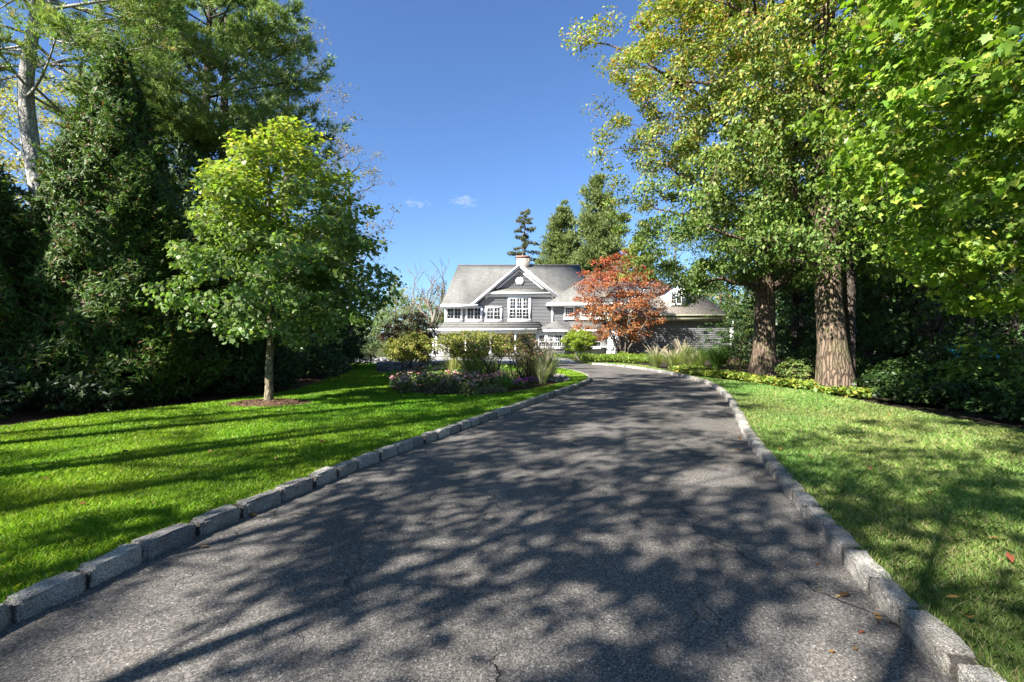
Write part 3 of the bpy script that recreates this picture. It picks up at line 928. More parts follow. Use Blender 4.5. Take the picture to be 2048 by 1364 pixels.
tag(mb.build('mulch_ring', M['mulch_red']), 'reddish bark mulch heaped in a ring at the foot of the young maple', 'mulch', None, 'stuff')

# fallen leaves
rg = np.random.default_rng(21); mb = MB()
spots = [G(505, 1032), G(540, 1010), G(1133, 811), G(1135, 806), G(1120, 808), G(1050, 805), G(1390, 818), G(1455, 806), G(1480, 878), G(408, 1096), G(1690, 1192), G(1815, 1150), G(1788, 1253),
         G(1778, 830, .1), G(1905, 1200, .1), G(1940, 1240, .1), G(1840, 1190, .1), G(1740, 940, .1), G(1620, 915, .1), G(255, 976, .1), G(420, 905, .1), G(478, 912, .1), G(552, 918, .1), G(513, 888, .1), G(645, 885, .1),
         G(1990, 1080, .1), G(2020, 1120, .1), G(1715, 1075, .1), G(1860, 990, .1), G(250, 905, .1), G(165, 1010, .1), G(90, 960, .1), G(1560, 900, .1), G(1660, 880, .1)]
P = []
for k, s in enumerate(spots):
    P.append((s[0], s[1], .012 if k < 13 else LAWN_Z + .05))
for _ in range(160):
    y = rg.uniform(2, 18); x = np.interp(y, KRs[:, 1], KRs[:, 0]) - abs(rg.normal()) * .25 - .02
    P.append((x, y, .008))
for _ in range(50):
    y = rg.uniform(2.5, 22); x = rg.uniform(-2.5, 6) if rg.random() < .6 else rg.uniform(2, 7)
    P.append((x, y, .009))
P = np.array(P); n = len(P)
leaves(mb, P, unit(rg.normal(size=(n, 3)) * .35 + np.array([0, 0, 1])), rg.normal(size=(n, 3)), np.where(np.arange(n) < len(spots), .075, .035) * rg.uniform(.7, 1.2, n), OVATE,
       pal(rg, [(.32, .16, .04), (.42, .26, .08), (.22, .06, .03), (.16, .09, .04)], [3, 2, 2, 2], n))
tag(mb.build('leaf_litter', M['petal']), 'dry brown and red leaves scattered over the drive edges and lawns', 'fallen leaves', None, 'stuff')

# ------------------------------------------------------------------ the house
HO = (1.0, 46.0, 0.0)
house = thing('house', 'large grey shingled house with white trim and front gable at the end of the drive', 'house', HO)


def hb(mb, name, mat, parent=house, smooth=False, label=None):
    o = mb.build(name, M[mat], parent, smooth, origin=HO)
    if label: o['label'] = label
    return o


def siding_y(mb, y, z0, z1, xl, xr, step=.135):
    """courses of shingles on a wall that faces the viewer; xl, xr give the ends at a height"""
    z = z0; rng = np.random.default_rng(int(y * 10) + int(z0 * 7))
    while z < z1 - .01:
        t = min(step, z1 - z)
        a, b, c, d = xl(z), xr(z), xl(z + t), xr(z + t)
        if b - a > .02:
            k = rng.uniform(.93, 1.05)
            mb.add([(a, y - .014, z), (b, y - .02, z), (max(d, c), y - .004, z + t), (min(c, d), y - .004, z + t), (a, y, z), (b, y, z)], [(0, 1, 2, 3), (4, 5, 1, 0)], (k, k, k))
        z += t


def siding_x(mb, x, sgn, z0, z1, y0, y1, step=.135):
    z = z0
    while z < z1 - .01:
        t = min(step, z1 - z)
        mb.add([(x + sgn * .028, y0, z), (x + sgn * .028, y1, z), (x + sgn * .004, y1, z + t), (x + sgn * .004, y0, z + t), (x, y0, z), (x, y1, z)], [(0, 1, 2, 3), (4, 5, 1, 0)])
        z += t


def window(parent, x0, x1, z0, z1, y, cas, cols, rows, lights=(2, 3), o=HO, mull=.05):
    """casing, sashes and muntins on a wall facing the viewer at y; outer size is the casing"""
    f = MB(); g = MB()
    yo = y - .075
    f.box(x0, x1, yo, y - .03, z0, z0 + cas * 1.1); f.box(x0, x1, yo, y - .03, z1 - cas, z1)
    f.box(x0, x0 + cas, yo, y - .03, z0 + cas * 1.1, z1 - cas); f.box(x1 - cas, x1, yo, y - .03, z0 + cas * 1.1, z1 - cas)
    f.box(x0 - .04, x1 + .04, yo - .05, yo - .002, z0 - .03, z0 + .05)
    gx0, gx1, gz0, gz1 = x0 + cas, x1 - cas, z0 + cas * 1.1, z1 - cas
    cw = (gx1 - gx0) / cols; rh = (gz1 - gz0) / rows
    ym = y - .062
    for i in range(1, cols): f.box(gx0 + i * cw - mull, gx0 + i * cw + mull, yo + .005, y - .03, gz0, gz1)
    for j in range(1, rows):
        for i in range(cols):
            f.box(gx0 + i * cw + (mull if i else 0), gx0 + (i + 1) * cw - (mull if i < cols - 1 else 0), yo + .008, y - .03, gz0 + j * rh - .05, gz0 + j * rh + .05)
    for i in range(cols):
        a = gx0 + i * cw + (mull if i else 0); b = gx0 + (i + 1) * cw - (mull if i < cols - 1 else 0)
        for j in range(rows):
            c = gz0 + j * rh + (.05 if j else 0); d = gz0 + (j + 1) * rh - (.05 if j < rows - 1 else 0)
            for q in range(1, lights[0]):
                x = a + (b - a) * q / lights[0]; f.box(x - .011, x + .011, ym, y - .034, c, d)
            for q in range(1, lights[1]):
                z = c + (d - c) * q / lights[1]; f.box(a, b, ym + .004, y - .036, z - .011, z + .011)
    fr = f.build('window', M['white'], parent, origin=o)
    g.box(gx0 - .02, gx1 + .02, y - .046, y - .031, gz0 - .02, gz1 + .02)
    g.build('pane', M['glass'], fr, origin=o)
    return fr


def rake(mb, a, b, w, t, y0, y1):
    """a board of depth w hung below the line a-b (x, z), from y0 to y1"""
    (xa, za), (xb, zb) = a, b
    v = []
    for y in (y0, y1):
        v += [(xa, y, za), (xb, y, zb), (xb, y, zb - w), (xa, y, za - w)]
    mb.add(v, [(0, 3, 2, 1), (4, 5, 6, 7), (0, 1, 5, 4), (3, 7, 6, 2), (0, 4, 7, 3), (1, 2, 6, 5)])


YF = 46.0
XL, XR = PX(890, YF), PX(1106, YF)
AX, AZ = PX(1039.3, 45.5), PZ(528.8, 45.5)
SL = .832
gl = lambda z: AX - (AZ - .42 - z) / SL
gr = lambda z: AX + (AZ - .42 - z) / SL
w = MB()
# core bodies kept a little behind the shingle courses
w.box(XL + .02, 11.4, YF + .012, 64.0, -.1, 4.7)
w.add([(XL + .03, 46.05, 4.7), (XL + .03, 64.0, 4.7), (XL + .03, 55, 9.55)], [(0, 1, 2)])
w.add([(gl(4.72), YF + .013, 4.705), (gr(4.72), YF + .013, 4.705), (AX, YF + .013, AZ - .45)], [(0, 1, 2)])
siding_y(w, YF, 2.9, 4.68, lambda z: XL, lambda z: XR)
siding_y(w, YF, 4.68, PZ(590, YF), lambda z: max(XL, gl(z)), lambda z: min(XR + .1, gr(z)))
siding_y(w, YF - .02, PZ(583, YF), AZ - .5, gl, gr)
siding_x(w, XL + .02, -1, 0, 4.6, YF + .02, 63)
siding_y(w, YF, .3, 2.9, lambda z: XL, lambda z: XR)
hb(w, 'wall', 'siding')

r = MB()
E0, RY, RZ = (45.35, 4.82), 55.0, 9.99
xa_, za_ = AX - (AZ - 4.82) / SL, AX + (AZ - 5.50) / SL
r.slab([(-6.62, E0[0], E0[1]), (xa_, E0[0], E0[1]), (AX, RY - (RZ - AZ) / .5372, AZ), (za_, E0[0] + .68 / .5372, 5.50), (7.86, E0[0] + .68 / .5372, 5.50), (7.7, RY, RZ), (-6.16, RY, RZ)], .14)
r.slab([(-6.16, RY, RZ), (7.7, RY, RZ), (7.9, 64.7, 4.8), (-6.62, 64.7, 4.8)], .14)
# front cross gable
for s in (-1, 1):
    xe, ze = (AX - (AZ - 4.78) / SL, 4.78) if s < 0 else (AX + (AZ - 5.50) / SL, 5.50)
    yb = RY - (RZ - AZ) / .5377
    ye = E0[0] + (ze - E0[1]) / .5377
    r.slab([(AX, 45.52, AZ + .03), (xe, 45.52, ze + .03), (xe, ye + .3, ze + .03), (AX, yb + .6, AZ + .03)][:: -s], .10)
roof = hb(r, 'roof', 'roof')

rc = MB()
rc.tube([(-6.16, RY, RZ + .02), (7.7, RY, RZ + .02)], [.09, .09], 6)
hb(rc, 'ridge_cap', 'roof', roof)

t = MB()
# eave gutter and fascia, left of the gable
t.box(-6.68, PX(956, 45.3), 45.2, 45.34, 4.58, 4.84); t.box(-6.5, PX(958, 45.5), 45.345, 45.99, 4.50, 4.57)
# rakes of the gable, soffits behind them
rake(t, (AX, AZ + .10), (AX - (AZ - 4.74) / SL, 4.74 + .10), .26, 0, 45.42, 45.51)
rake(t, (AX, AZ + .10), (AX + (AZ - 5.48) / SL, 5.48 + .10), .26, 0, 45.42, 45.51)
rake(t, (AX, AZ - .19), (AX - (AZ - 4.9) / SL, 4.9 - .19), .07, 0, 45.515, 45.97)
rake(t, (AX, AZ - .19), (AX + (AZ - 5.6) / SL, 5.6 - .19), .07, 0, 45.515, 45.97)
rake(t, (AX, AZ - .36), (AX - (AZ - 5.9) / SL, 5.9 - .36), .20, 0, 45.90, 45.965)
rake(t, (AX, AZ - .36), (AX + (AZ - 5.9) / SL, 5.9 - .36), .20, 0, 45.90, 45.965)
# frieze under the little pent roof
zf = PZ(586.6, 45.6)
t.box(PX(973, 45.6), PX(1112, 45.6), 45.58, 45.93, zf - .06, zf + .12)
t.box(PX(963, 45.9), PX(1110, 45.9), 45.88, 45.96, zf - .30, zf - .065)
# corner boards
t.box(XL - .03, XL + .16, 45.93, 46.03, .3, 4.5); t.box(XR - .2, XR + .02, 45.93, 45.995, 2.9, 4.9)
hb(t, 'trim', 'white')
p = MB()
p.slab([(PX(975, 45.6), 45.57, zf + .15), (PX(1110, 45.6), 45.57, zf + .15), (PX(1096, 45.9), 45.975, zf + .52), (PX(983, 45.9), 45.975, zf + .52)], .03)
hb(p, 'pent_roof', 'roof')
# round louvred vent
v = MB(); vx, vz = AX, PZ(561.6, 45.9)
ang = np.linspace(0, 2 * PI, 33)
v.tube([(vx + .31 * math.cos(a), 45.9, vz + .31 * math.sin(a)) for a in ang], [.065] * 33, 8, cap=False)
v.poly([(vx + .31 * math.cos(a), 45.93, vz + .31 * math.sin(a)) for a in ang[:-1]])
vo = hb(v, 'round_vent', 'white')
v = MB()
for k in range(-3, 4): 
    hw = math.sqrt(.0676 - (k * .07) ** 2); v.add([(vx - hw, 45.905, vz + k * .07 - .012), (vx + hw, 45.905, vz + k * .07 - .012), (vx + hw, 45.925, vz + k * .07 + .03), (vx - hw, 45.925, vz + k * .07 + .03)], [(0, 1, 2, 3)])
hb(v, 'louvre', 'white', vo)

# upper windows
zt, zb = PZ(612.5, YF), PZ(643, YF)
window(house, PX(891, YF), PX(926, YF), zb, zt, YF - .03, .22, 2, 1, (2, 3))
window(house, PX(931.5, YF), PX(965, YF), zb, zt, YF - .03, .20, 2, 1, (2, 3))
window(house, PX(970.5, YF), PX(1004.5, YF), zb, zt, YF - .03, .20, 2, 1, (2, 3))
window(house, PX(1016, YF), PX(1062, YF), zb, PZ(593, YF), YF - .03, .22, 3, 2, (2, 3), mull=.06)

# chimney
c = MB(); cx0, cx1 = PX(1033, 55), PX(1058.5, 55)
c.box(cx0, cx1, 54.4, 55.6, 8.9, PZ(517, 55))
ch = hb(c, 'chimney', 'chimney')
c = MB(); c.box(cx0 - .07, cx1 + .07, 54.33, 55.67, PZ(517, 55) + .003, PZ(513, 55)); hb(c, 'cap', 'tool_red', ch)
c = MB(); c.tube([(PX(1046, 55), 55, PZ(513.3, 55)), (PX(1046, 55), 55, PZ(506, 55))], [.17, .17], 12); c.tube([(PX(1046, 55), 55, PZ(507.5, 55)), (PX(1046, 55), 55, PZ(506.2, 55))], [.22, .22], 12)
hb(c, 'flue', 'metal_dark', ch)

# porch along the front, hipped on the left
p = MB()
zi, ze = PZ(643, YF) + .0, PZ(657.5, 42.6)
x0 = PX(856, 42.6); x1 = 2.6
mx = [(42.6, ze), (44.0, ze + .24), (45.2, ze + .50), (46.03, zi)]
for (ya, za), (yb, zb2) in zip(mx[:-1], mx[1:]):
    fa, fb = (ya - 42.6) / 3.4, (yb - 42.6) / 3.4
    p.slab([(x0 + fa * (XL - x0), ya, za), (x1, ya, za), (x1, yb, zb2), (x0 + fb * (XL - x0), yb, zb2)], .06)
    p.slab([(x0 + fb * (XL - x0), yb, zb2), (x0 + fb * (XL - x0), 52, zb2), (x0 + fa * (XL - x0), 52, za), (x0 + fa * (XL - x0), ya, za)], .06)
hb(p, 'porch_roof', 'roof')
p = MB()
p.box(x0 - .06, 2.2, 42.45, 42.595, ze - .16, ze + .02); p.box(x0 + .25, 2.2, 42.8, 42.98, ze - .42, ze - .18); p.box(x0 + .26, x0 + .42, 42.99, 52, ze - .42, ze - .18)
p.box(x0 + .1, 2.2, 42.6, 46, ze - .175, ze - .165)
hb(p, 'porch_beam', 'white')
for xc in (PX(867, 42.9), PX(872.5, 42.9), -4.1, -1.9, .3):
    p = MB(); p.tube([(xc, 42.9, .3), (xc, 42.9, ze - .42)], [.095, .08], 12); p.box(xc - .14, xc + .14, 42.76, 43.04, .28, .42); p.box(xc - .13, xc + .13, 42.77, 43.03, ze - .52, ze - .421)
    hb(p, 'porch_column', 'white')
p = MB(); p.box(x0 + .1, 2.2, 42.5, 45.97, -.05, .28); hb(p, 'porch_floor', 'porch_grey')
p = MB()
for k in range(9): p.box(x0 + .35 + k * .13, x0 + .39 + k * .13, 42.88, 42.92, .38, 1.05)
p.box(x0 + .3, x0 + 1.5, 42.86, 42.94, 1.05, 1.12); p.box(x0 + .3, x0 + 1.5, 42.87, 42.93, .36, .42)
hb(p, 'porch_railing', 'white')
d = MB(); d.box(-5.9, -4.9, 45.9, 45.95, .3, 2.35); do = hb(d, 'front_door', 'door')
d = MB(); d.box(-6.05, -5.905, 45.88, 45.95, .3, 2.4); d.box(-4.895, -4.75, 45.88, 45.95, .3, 2.4); d.box(-6.05, -4.75, 45.88, 45.95, 2.405, 2.5); hb(d, 'frame', 'white', do)
d = MB(); d.tube([(-5.0, 45.86, 1.25), (-5.0, 45.86, 1.35)], [.03, .03], 6); hb(d, 'handle', 'metal_dark', do)
for xc in (PX(868.5, 42.95), PX(881, 43.5)):
    d = MB(); d.tube([(xc, 43.4, ze - .17), (xc, 43.4, ze - .35)], [.012, .012], 5); d.box(xc - .09, xc + .09, 43.31, 43.49, ze - .62, ze - .35)
    hb(d, 'porch_lantern', 'metal_dark')
window(house, -3.6, -1.6, .8, 2.3, YF - .03, .14, 2, 1, (2, 3))

# wing to the right of the gable: upper storey under a hip roof, sunroom below
YW = 44.4
wx0, wx1 = PX(1103, YW), 11.2
w = MB(); w.box(wx0 + .02, wx1, YW + .012, 52, -.1, 4.68)
siding_y(w, YW, 2.6, 4.68, lambda z: wx0, lambda z: wx1); siding_x(w, wx0 + .02, -1, 2.6, 4.6, YW + .02, 46)
siding_y(w, YW, 0, .85, lambda z: wx0, lambda z: 8.69)
hb(w, 'wing_wall', 'siding')
r = MB(); hx0, hx1, hy0, hz = PX(1096, 43.9), 11.9, 43.85, 4.86
ap0 = (PX(1180, 48), 48.2, PZ(549, 48)); ap1 = (9.2, 48.2, ap0[2])
r.slab([(hx0, hy0, hz), (hx1, hy0, hz), ap1, ap0], .12); r.slab([(hx0, 52.5, hz), (hx0, hy0, hz), ap0], .12); r.slab([(hx1, hy0, hz), (hx1, 52.5, hz), ap1], .12); r.slab([(hx1, 52.5, hz), (hx0, 52.5, hz), ap0, ap1], .12)
hb(r, 'wing_roof', 'roof')
t = MB(); t.box(hx0 - .05, hx1, 43.72, 43.845, 4.62, 4.86); t.box(hx0 - .05, hx0 + .08, 43.85, 46, 4.62, 4.85); t.box(hx0 + .1, hx1, 43.85, 44.38, 4.56, 4.61)
t.box(wx0 - .02, wx0 + .18, 44.33, 44.42, 3.0, 4.56)
hb(t, 'wing_trim', 'white')
window(house, PX(1127.5, YW), PX(1150, YW), PZ(639, YW), PZ(611.5, YW), YW - .03, .2, 1, 1, (4, 4))
window(house, PX(1160, YW), PX(1184, YW), PZ(639, YW), PZ(611.5, YW), YW - .03, .2, 1, 1, (4, 4))
window(house, PX(1190, YW), PX(1212, YW), PZ(639, YW), PZ(611.5, YW), YW - .03, .2, 1, 1, (4, 4))
# bow-fronted sunroom with a half-cone roof
bx, bz, bR = PX(1106, 43.6), PZ(660, 42.9), 2.0
r = MB(); aa = np.linspace(PI, 2 * PI, 19); apx = (PX(1113, 44.3), 44.36, PZ(640, 44.3))
rim = [(bx + bR * math.cos(a), 44.35 + 1.75 * math.sin(a), bz) for a in aa]
for q0, q1 in zip(rim[:-1], rim[1:]):
    m0 = tuple(q0[j] * .5 + apx[j] * .5 - (.10 if j == 2 else 0) for j in range(3)); m1 = tuple(q1[j] * .5 + apx[j] * .5 - (.10 if j == 2 else 0) for j in range(3))
    r.add([q0, q1, m1, m0, apx], [(0, 1, 2, 3)]); r.add([m0, m1, apx], [(0, 1, 2)])
r.slab([(bx + bR - .2, 42.95, bz), (8.6, 42.95, bz), (8.6, YW, 3.25), (bx + bR - .6, YW, 3.25)], .06)
hb(r, 'sunroom_roof', 'roof')
t = MB()
for q0, q1 in zip(rim[:-1], rim[1:]):
    t.add([(q0[0], q0[1], bz + .02), (q1[0], q1[1], bz + .02), (q1[0], q1[1], bz - .15), (q0[0], q0[1], bz - .15)], [(0, 3, 2, 1)])
    t.add([(q0[0], q0[1], bz - .15), (q1[0], q1[1], bz - .15), (bx, 44.3, bz - .15)], [(0, 2, 1)])
t.box(bx + bR - .1, 8.6, 42.83, 42.945, bz - .15, bz + .02); t.box(bx + bR - .1, 8.6, 42.95, 44.38, bz - .16, bz - .15)
hb(t, 'sunroom_fascia', 'white')
s = MB(); bw0, bw1 = PX(1072, 43.2), PX(1129, 43.2)
s.box(bw0, bw1, 43.15, 44.38, .85, bz - .17); s.box(bw1 + .002, 8.66, 44.0, 44.38, .85, bz - .17)
s.box(bw0 - .05, bw1 + .05, 43.05, 43.14, .80, .92); s.box(bw1 + .06, 8.66, 43.9, 43.99, .80, .92)
hb(s, 'sunroom_wall', 'white')
s = MB(); siding_y(s, 43.16, -.05, .8, lambda z: bw0, lambda z: bw1); hb(s, 'sunroom_base', 'siding')
for (a, b) in ((1077.5, 1091), (1093.5, 1107), (1109.5, 1124)):
    window(house, PX(a, 43.1), PX(b, 43.1), PZ(697, 43.1), PZ(669.5, 43.1), 43.14, .05, 1, 2, (3, 2))
for (a, b) in ((1130, 1143), (1145, 1158), (1160, 1173), (1186, 1201)):
    window(house, PX(a, 43.95), PX(b, 43.95), PZ(697, 43.95), PZ(669.5, 43.95), 43.99, .05, 1, 2, (3, 2))

# garage wing coming forward on the right
YG = 40.0
gx0, gx1 = 8.7, PX(1463, YG)
w = MB(); w.box(gx0 + .03, gx1 - .03, YG + .012, 49.5, -.1, 3.04)
siding_y(w, YG, -.02, 3.04, lambda z: gx0, lambda z: gx1, .155); siding_x(w, gx1 - .03, 1, 0, 3.0, YG + .02, 49.4)
siding_x(w, gx0 + .03, -1, 0, 3.0, YG + .02, 44.3)
hb(w, 'garage_wall', 'siding')
t = MB(); t.box(gx1 - .14, gx1 + .03, 39.94, 40.1, 0, 3.04); hb(t, 'corner_board', 'white')
t = MB(); t.box(gx0 - .03, gx0 + .14, 39.94, 40.1, 0, 3.04); hb(t, 'corner_board', 'white')
e0, e1 = 8.25, PX(1455, 39.3)
t = MB(); t.box(e0, e1, 39.50, 39.60, 3.05, 3.50); t.box(e0, e1, 39.605, 40.2, 3.046, 3.06); t.box(e0 - .1, e1 + .12, 39.37, 39.495, 3.44, 3.55)
t.box(e1 + .0, e1 + .1, 39.43, 49.9, 3.05, 3.5); t.box(e0 - .1, e0, 39.43, 44.3, 3.05, 3.5)
hb(t, 'garage_frieze', 'cream')
r = MB(); g0, g1 = (13.1, 44.5, 6.75), (15.9, 44.5, 6.75)
ee0, ee1, ez = e0 - .12, e1 + .15, 3.56
r.slab([(ee0, 39.4, ez), (ee1, 39.4, ez), g1, g0], .10); r.slab([(ee1, 39.4, ez), (ee1, 49.9, ez), g1], .10); r.slab([(ee0, 49.9, ez), (ee0, 39.4, ez), g0], .10); r.slab([(ee1, 49.9, ez), (ee0, 49.9, ez), g0, g1], .10)
hb(r, 'garage_roof', 'roof_brown')
hcp = MB(); hcp.tube([(ee0, 39.4, ez + .03), (g0[0], g0[1], g0[2] + .04)], [.06, .06], 5); hb(hcp, 'hip_flashing', 'white')
# dormer on the garage roof
dx0, dx1, dy = PX(1332, 40.6), PX(1373, 40.6), 40.6
dz0, dz1 = PZ(613.5, 40.6), PZ(581, 40.6)
dm = MB(); dm.box(dx0, dx1, dy, 43.2, dz0 - .1, dz1); dm.add([(dx0, dy, dz1), (dx1, dy, dz1), ((dx0 + dx1) / 2, dy, dz1 + .62)], [(0, 1, 2)])
dmo = hb(dm, 'dormer', 'white')
dr = MB(); mxd = (dx0 + dx1) / 2
for s in (-1, 1): dr.slab([(mxd, dy - .2, dz1 + .74), (mxd + s * 1.1, dy - .2, dz1 - .02), (mxd + s * 1.1, 44, dz1 - .02), (mxd, 44, dz1 + .74)][::-s], .07)
hb(dr, 'dormer_roof', 'roof_brown', dmo)
window(house, PX(1341, dy), PX(1364, dy), dz0 + .16, dz1 - .04, dy - .0, .10, 2, 1, (2, 3))
# link between wing and garage, with its own dormer
lk = MB(); lk.box(wx1 - 1, 14.6, 46.2, 54, 0, 5.6); hb(lk, 'link_wall', 'siding')
lr = MB(); lr.slab([(8.6, 44.6, 4.3), (16.2, 44.6, 4.3), (15.4, 49.5, 7.5), (8.6, 49.5, 7.5)], .1); lr.slab([(8.6, 49.5, 7.5), (15.4, 49.5, 7.5), (16.2, 54.5, 4.3), (8.6, 54.5, 4.3)], .1); hb(lr, 'link_roof', 'roof')
ld = MB(); lx0, lx1 = PX(1236, 45.4), PX(1276, 45.4); ld.box(lx0, lx1, 45.4, 48.4, 4.7, PZ(584, 45.4)); ldo = hb(ld, 'dormer', 'white')
lq = MB(); lq.slab([(lx0 - .2, 45.1, PZ(583, 45.4)), (lx1 + .2, 45.1, PZ(583, 45.4)), (lx1 + .2, 48.6, 7.0), (lx0 - .2, 48.6, 7.0)], .1); hb(lq, 'dormer_roof', 'roof', ldo)
window(house, PX(1240, 45.35), PX(1273, 45.35), PZ(602, 45.35), PZ(586, 45.35), 45.39, .1, 2, 1, (2, 2))
# garage doors on the side that faces the forecourt
for k, (ya, yb) in enumerate(((40.35, 42.1), (42.45, 44.2))):
    g = MB(); g.box(gx0 - .075, gx0 - .03, ya, yb, 0, 2.25)
    for j in range(4):
        for i in range(3):
            y = ya + .1 + i * (yb - ya - .1) / 3; g.box(gx0 - .095, gx0 - .0755, y, y + (yb - ya) / 3 - .16, .08 + j * .55, .50 + j * .55)
    hb(g, 'garage_door', 'white')
g = MB(); g.box(gx0 - .06, gx0 - .031, 39.96, 40.33, 0, 2.4); g.box(gx0 - .06, gx0 - .031, 42.12, 42.43, 0, 2.4); g.box(gx0 - .06, gx0 - .031, 40.34, 44.2, 2.26, 2.45); hb(g, 'door_casing', 'white')
# downpipe
g = MB(); g.tube([(gx1 + .1, 39.95, 3.1), (gx1 + .1, 39.95, .05)], [.045, .045], 8); g.tube([(gx1 + .02, 39.4, 3.45), (gx1 + .1, 39.95, 3.1)], [.045, .045], 8); hb(g, 'downpipe', 'white')

# low stone walls of the terrace left of the beds
def stone_wall(name, label, pts, h, th, seed):
    rng = np.random.default_rng(seed)
    root = MB(); line = np.asarray(pts, float)
    base = line.mean(0)
    s = np.concatenate([[0], np.cumsum(np.linalg.norm(np.diff(line, axis=0), axis=1))])
    nrow = max(2, int(h / .13))
    tdir = unit(np.gradient(line, axis=0))
    z = 0.0
    for r_ in range(nrow):
        rh = h / nrow
        t = -rng.random() * .2
        while t < s[-1]:
            L = rng.uniform(.22, .55); a = max(0, t + .008); b = min(s[-1], t + L - .008)
            if b - a > .05:
                p = np.array([np.interp((a + b) / 2, s, line[:, j]) for j in (0, 1)]); q0 = np.array([np.interp(a, s, line[:, j]) for j in (0, 1)]); q1 = np.array([np.interp(b, s, line[:, j]) for j in (0, 1)])
                u = unit(q1 - q0); nn = np.array([-u[1], u[0]]); th2 = th / 2 + rng.uniform(-.03, .03)
                k = rng.uniform(.65, 1.25); c = 1 - rng.uniform(.03, .12)
                V = []
                for (zz, kk) in ((z + .006, 1), (z + rh * .5, 1.06), (z + rh - .006, c)):
                    for (e, w_) in ((q0, -1), (q1, -1), (q1, 1), (q0, 1)):
                        V.append((*(e + nn * w_ * th2 * kk + rng.normal(size=2) * .008), zz + rng.normal() * .006))
                root.add(V, [(0, 1, 5, 4), (1, 2, 6, 5), (2, 3, 7, 6), (3, 0, 4, 7), (4, 5, 9, 8), (5, 6, 10, 9), (6, 7, 11, 10), (7, 4, 8, 11), (8, 9, 10, 11)], (k, k * rng.uniform(.96, 1), k * rng.uniform(.92, 1)))
            t += L
        z += rh
    o = root.build(name, M['wallstone_t'])
    return tag(o, label, 'wall')


def tinted(name, base, rough=.9, bump=.7, sc=18):
    m, nt, out = new_mat(name); N = NT(nt); P = N.coord()
    a = N.n('ShaderNodeAttribute', attribute_name='tint').outputs['Color']
    n = N.noise(P, sc, 5, .65)
    c = N.mix(1.0, N.ramp(n, [(.3, tuple(x * .7 for x in base)), (.7, tuple(x * 1.25 for x in base))]), a, 'MULTIPLY')
    N.principled(out, c, rough, .15, N.bump(n, bump, .03)); return m


M['wallstone_t'] = tinted('wall_stone_tinted', (.22, .22, .225))
stone_wall('stone_wall', 'grey dry-laid stone wall behind the round clipped shrub', [(-5.75, 20.6), (-4.6, 20.8), (-3.3, 21.3), (-2.2, 22.6)], .52, .4, 2)
stone_wall('stone_wall', 'low pale stone edging far back on the lawn beside the dark evergreens', [(-8.6, 30.2), (-7.0, 30.6), (-5.6, 30.4)], .3, .4, 3)

# ------------------------------------------------------------------ trees on the left
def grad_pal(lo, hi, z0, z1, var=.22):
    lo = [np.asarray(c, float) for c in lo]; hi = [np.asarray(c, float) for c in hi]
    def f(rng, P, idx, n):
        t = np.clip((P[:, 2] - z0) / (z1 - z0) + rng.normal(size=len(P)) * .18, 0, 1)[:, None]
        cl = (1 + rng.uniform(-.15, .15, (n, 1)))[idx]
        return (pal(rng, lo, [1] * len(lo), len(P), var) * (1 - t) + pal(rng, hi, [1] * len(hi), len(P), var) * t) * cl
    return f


GZ = .06
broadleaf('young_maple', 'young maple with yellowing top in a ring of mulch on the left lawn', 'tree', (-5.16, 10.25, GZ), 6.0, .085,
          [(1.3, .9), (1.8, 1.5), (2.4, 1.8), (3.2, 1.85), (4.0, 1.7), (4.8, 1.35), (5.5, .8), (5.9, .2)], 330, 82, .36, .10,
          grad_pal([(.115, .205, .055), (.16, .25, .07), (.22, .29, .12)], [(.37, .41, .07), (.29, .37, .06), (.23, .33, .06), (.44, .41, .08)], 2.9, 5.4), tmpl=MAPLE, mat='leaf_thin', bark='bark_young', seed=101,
          offset=(.42, 0), shell=.36, lump=.3, limb_low=.28, trunk_top=.93, twig=2, twig_len=.3, flat=.6, limb_rad=.3)

cedar = pal_fn([(.04, .082, .015), (.06, .115, .02), (.10, .175, .026), (.14, .08, .04)], [4, 4, 2.5, .9], .3)
cone_tree('arborvitae', 'tall broad conical arborvitae with reddish cones behind the left lawn', 'tree', (-9.0, 11.0, GZ), 8.15, 2.15, 100000, .15, cedar, 111, power=.82, tr=.2, lump=.11, deep=.42)
cone_tree('arborvitae', 'dark arborvitae at the extreme left edge of the lawn', 'tree', (-11.0, 9.5, GZ), 5.5, 1.9, 42000, .15, cedar, 112, power=.7, lump=.2)
hem = pal_fn([(.03, .07, .018), (.045, .09, .022), (.06, .11, .03)], [4, 4, 1])
cone_tree('hemlock', 'dark hemlock just behind the young maple trunk', 'tree', (-7.75, 13.4, GZ), 5.3, 1.7, 16000, .2, hem, 113, power=.6, lump=.22)
cone_tree('hemlock', 'dark hemlock between the broad arborvitae and the young maple', 'tree', (-9.3, 15.6, GZ), 7.2, 2.2, 16000, .22, hem, 114, power=.6, lump=.22)
cone_tree('hemlock', 'dark hemlock behind the right half of the young maple crown', 'tree', (-8.2, 18.4, GZ), 5.6, 2.0, 15000, .22, hem, 115, power=.55, lump=.22)
cone_tree('hemlock', 'dark hemlock hedging the lawn near the stone wall', 'tree', (-9.4, 23.5, GZ), 5.6, 2.2, 14000, .24, hem, 116, power=.5, lump=.25)
cone_tree('hemlock', 'dark hemlock at the far left corner behind the arborvitae pair', 'tree', (-14.5, 13.0, GZ), 6.6, 2.6, 9000, .32, hem, 117, power=.6, lump=.2)

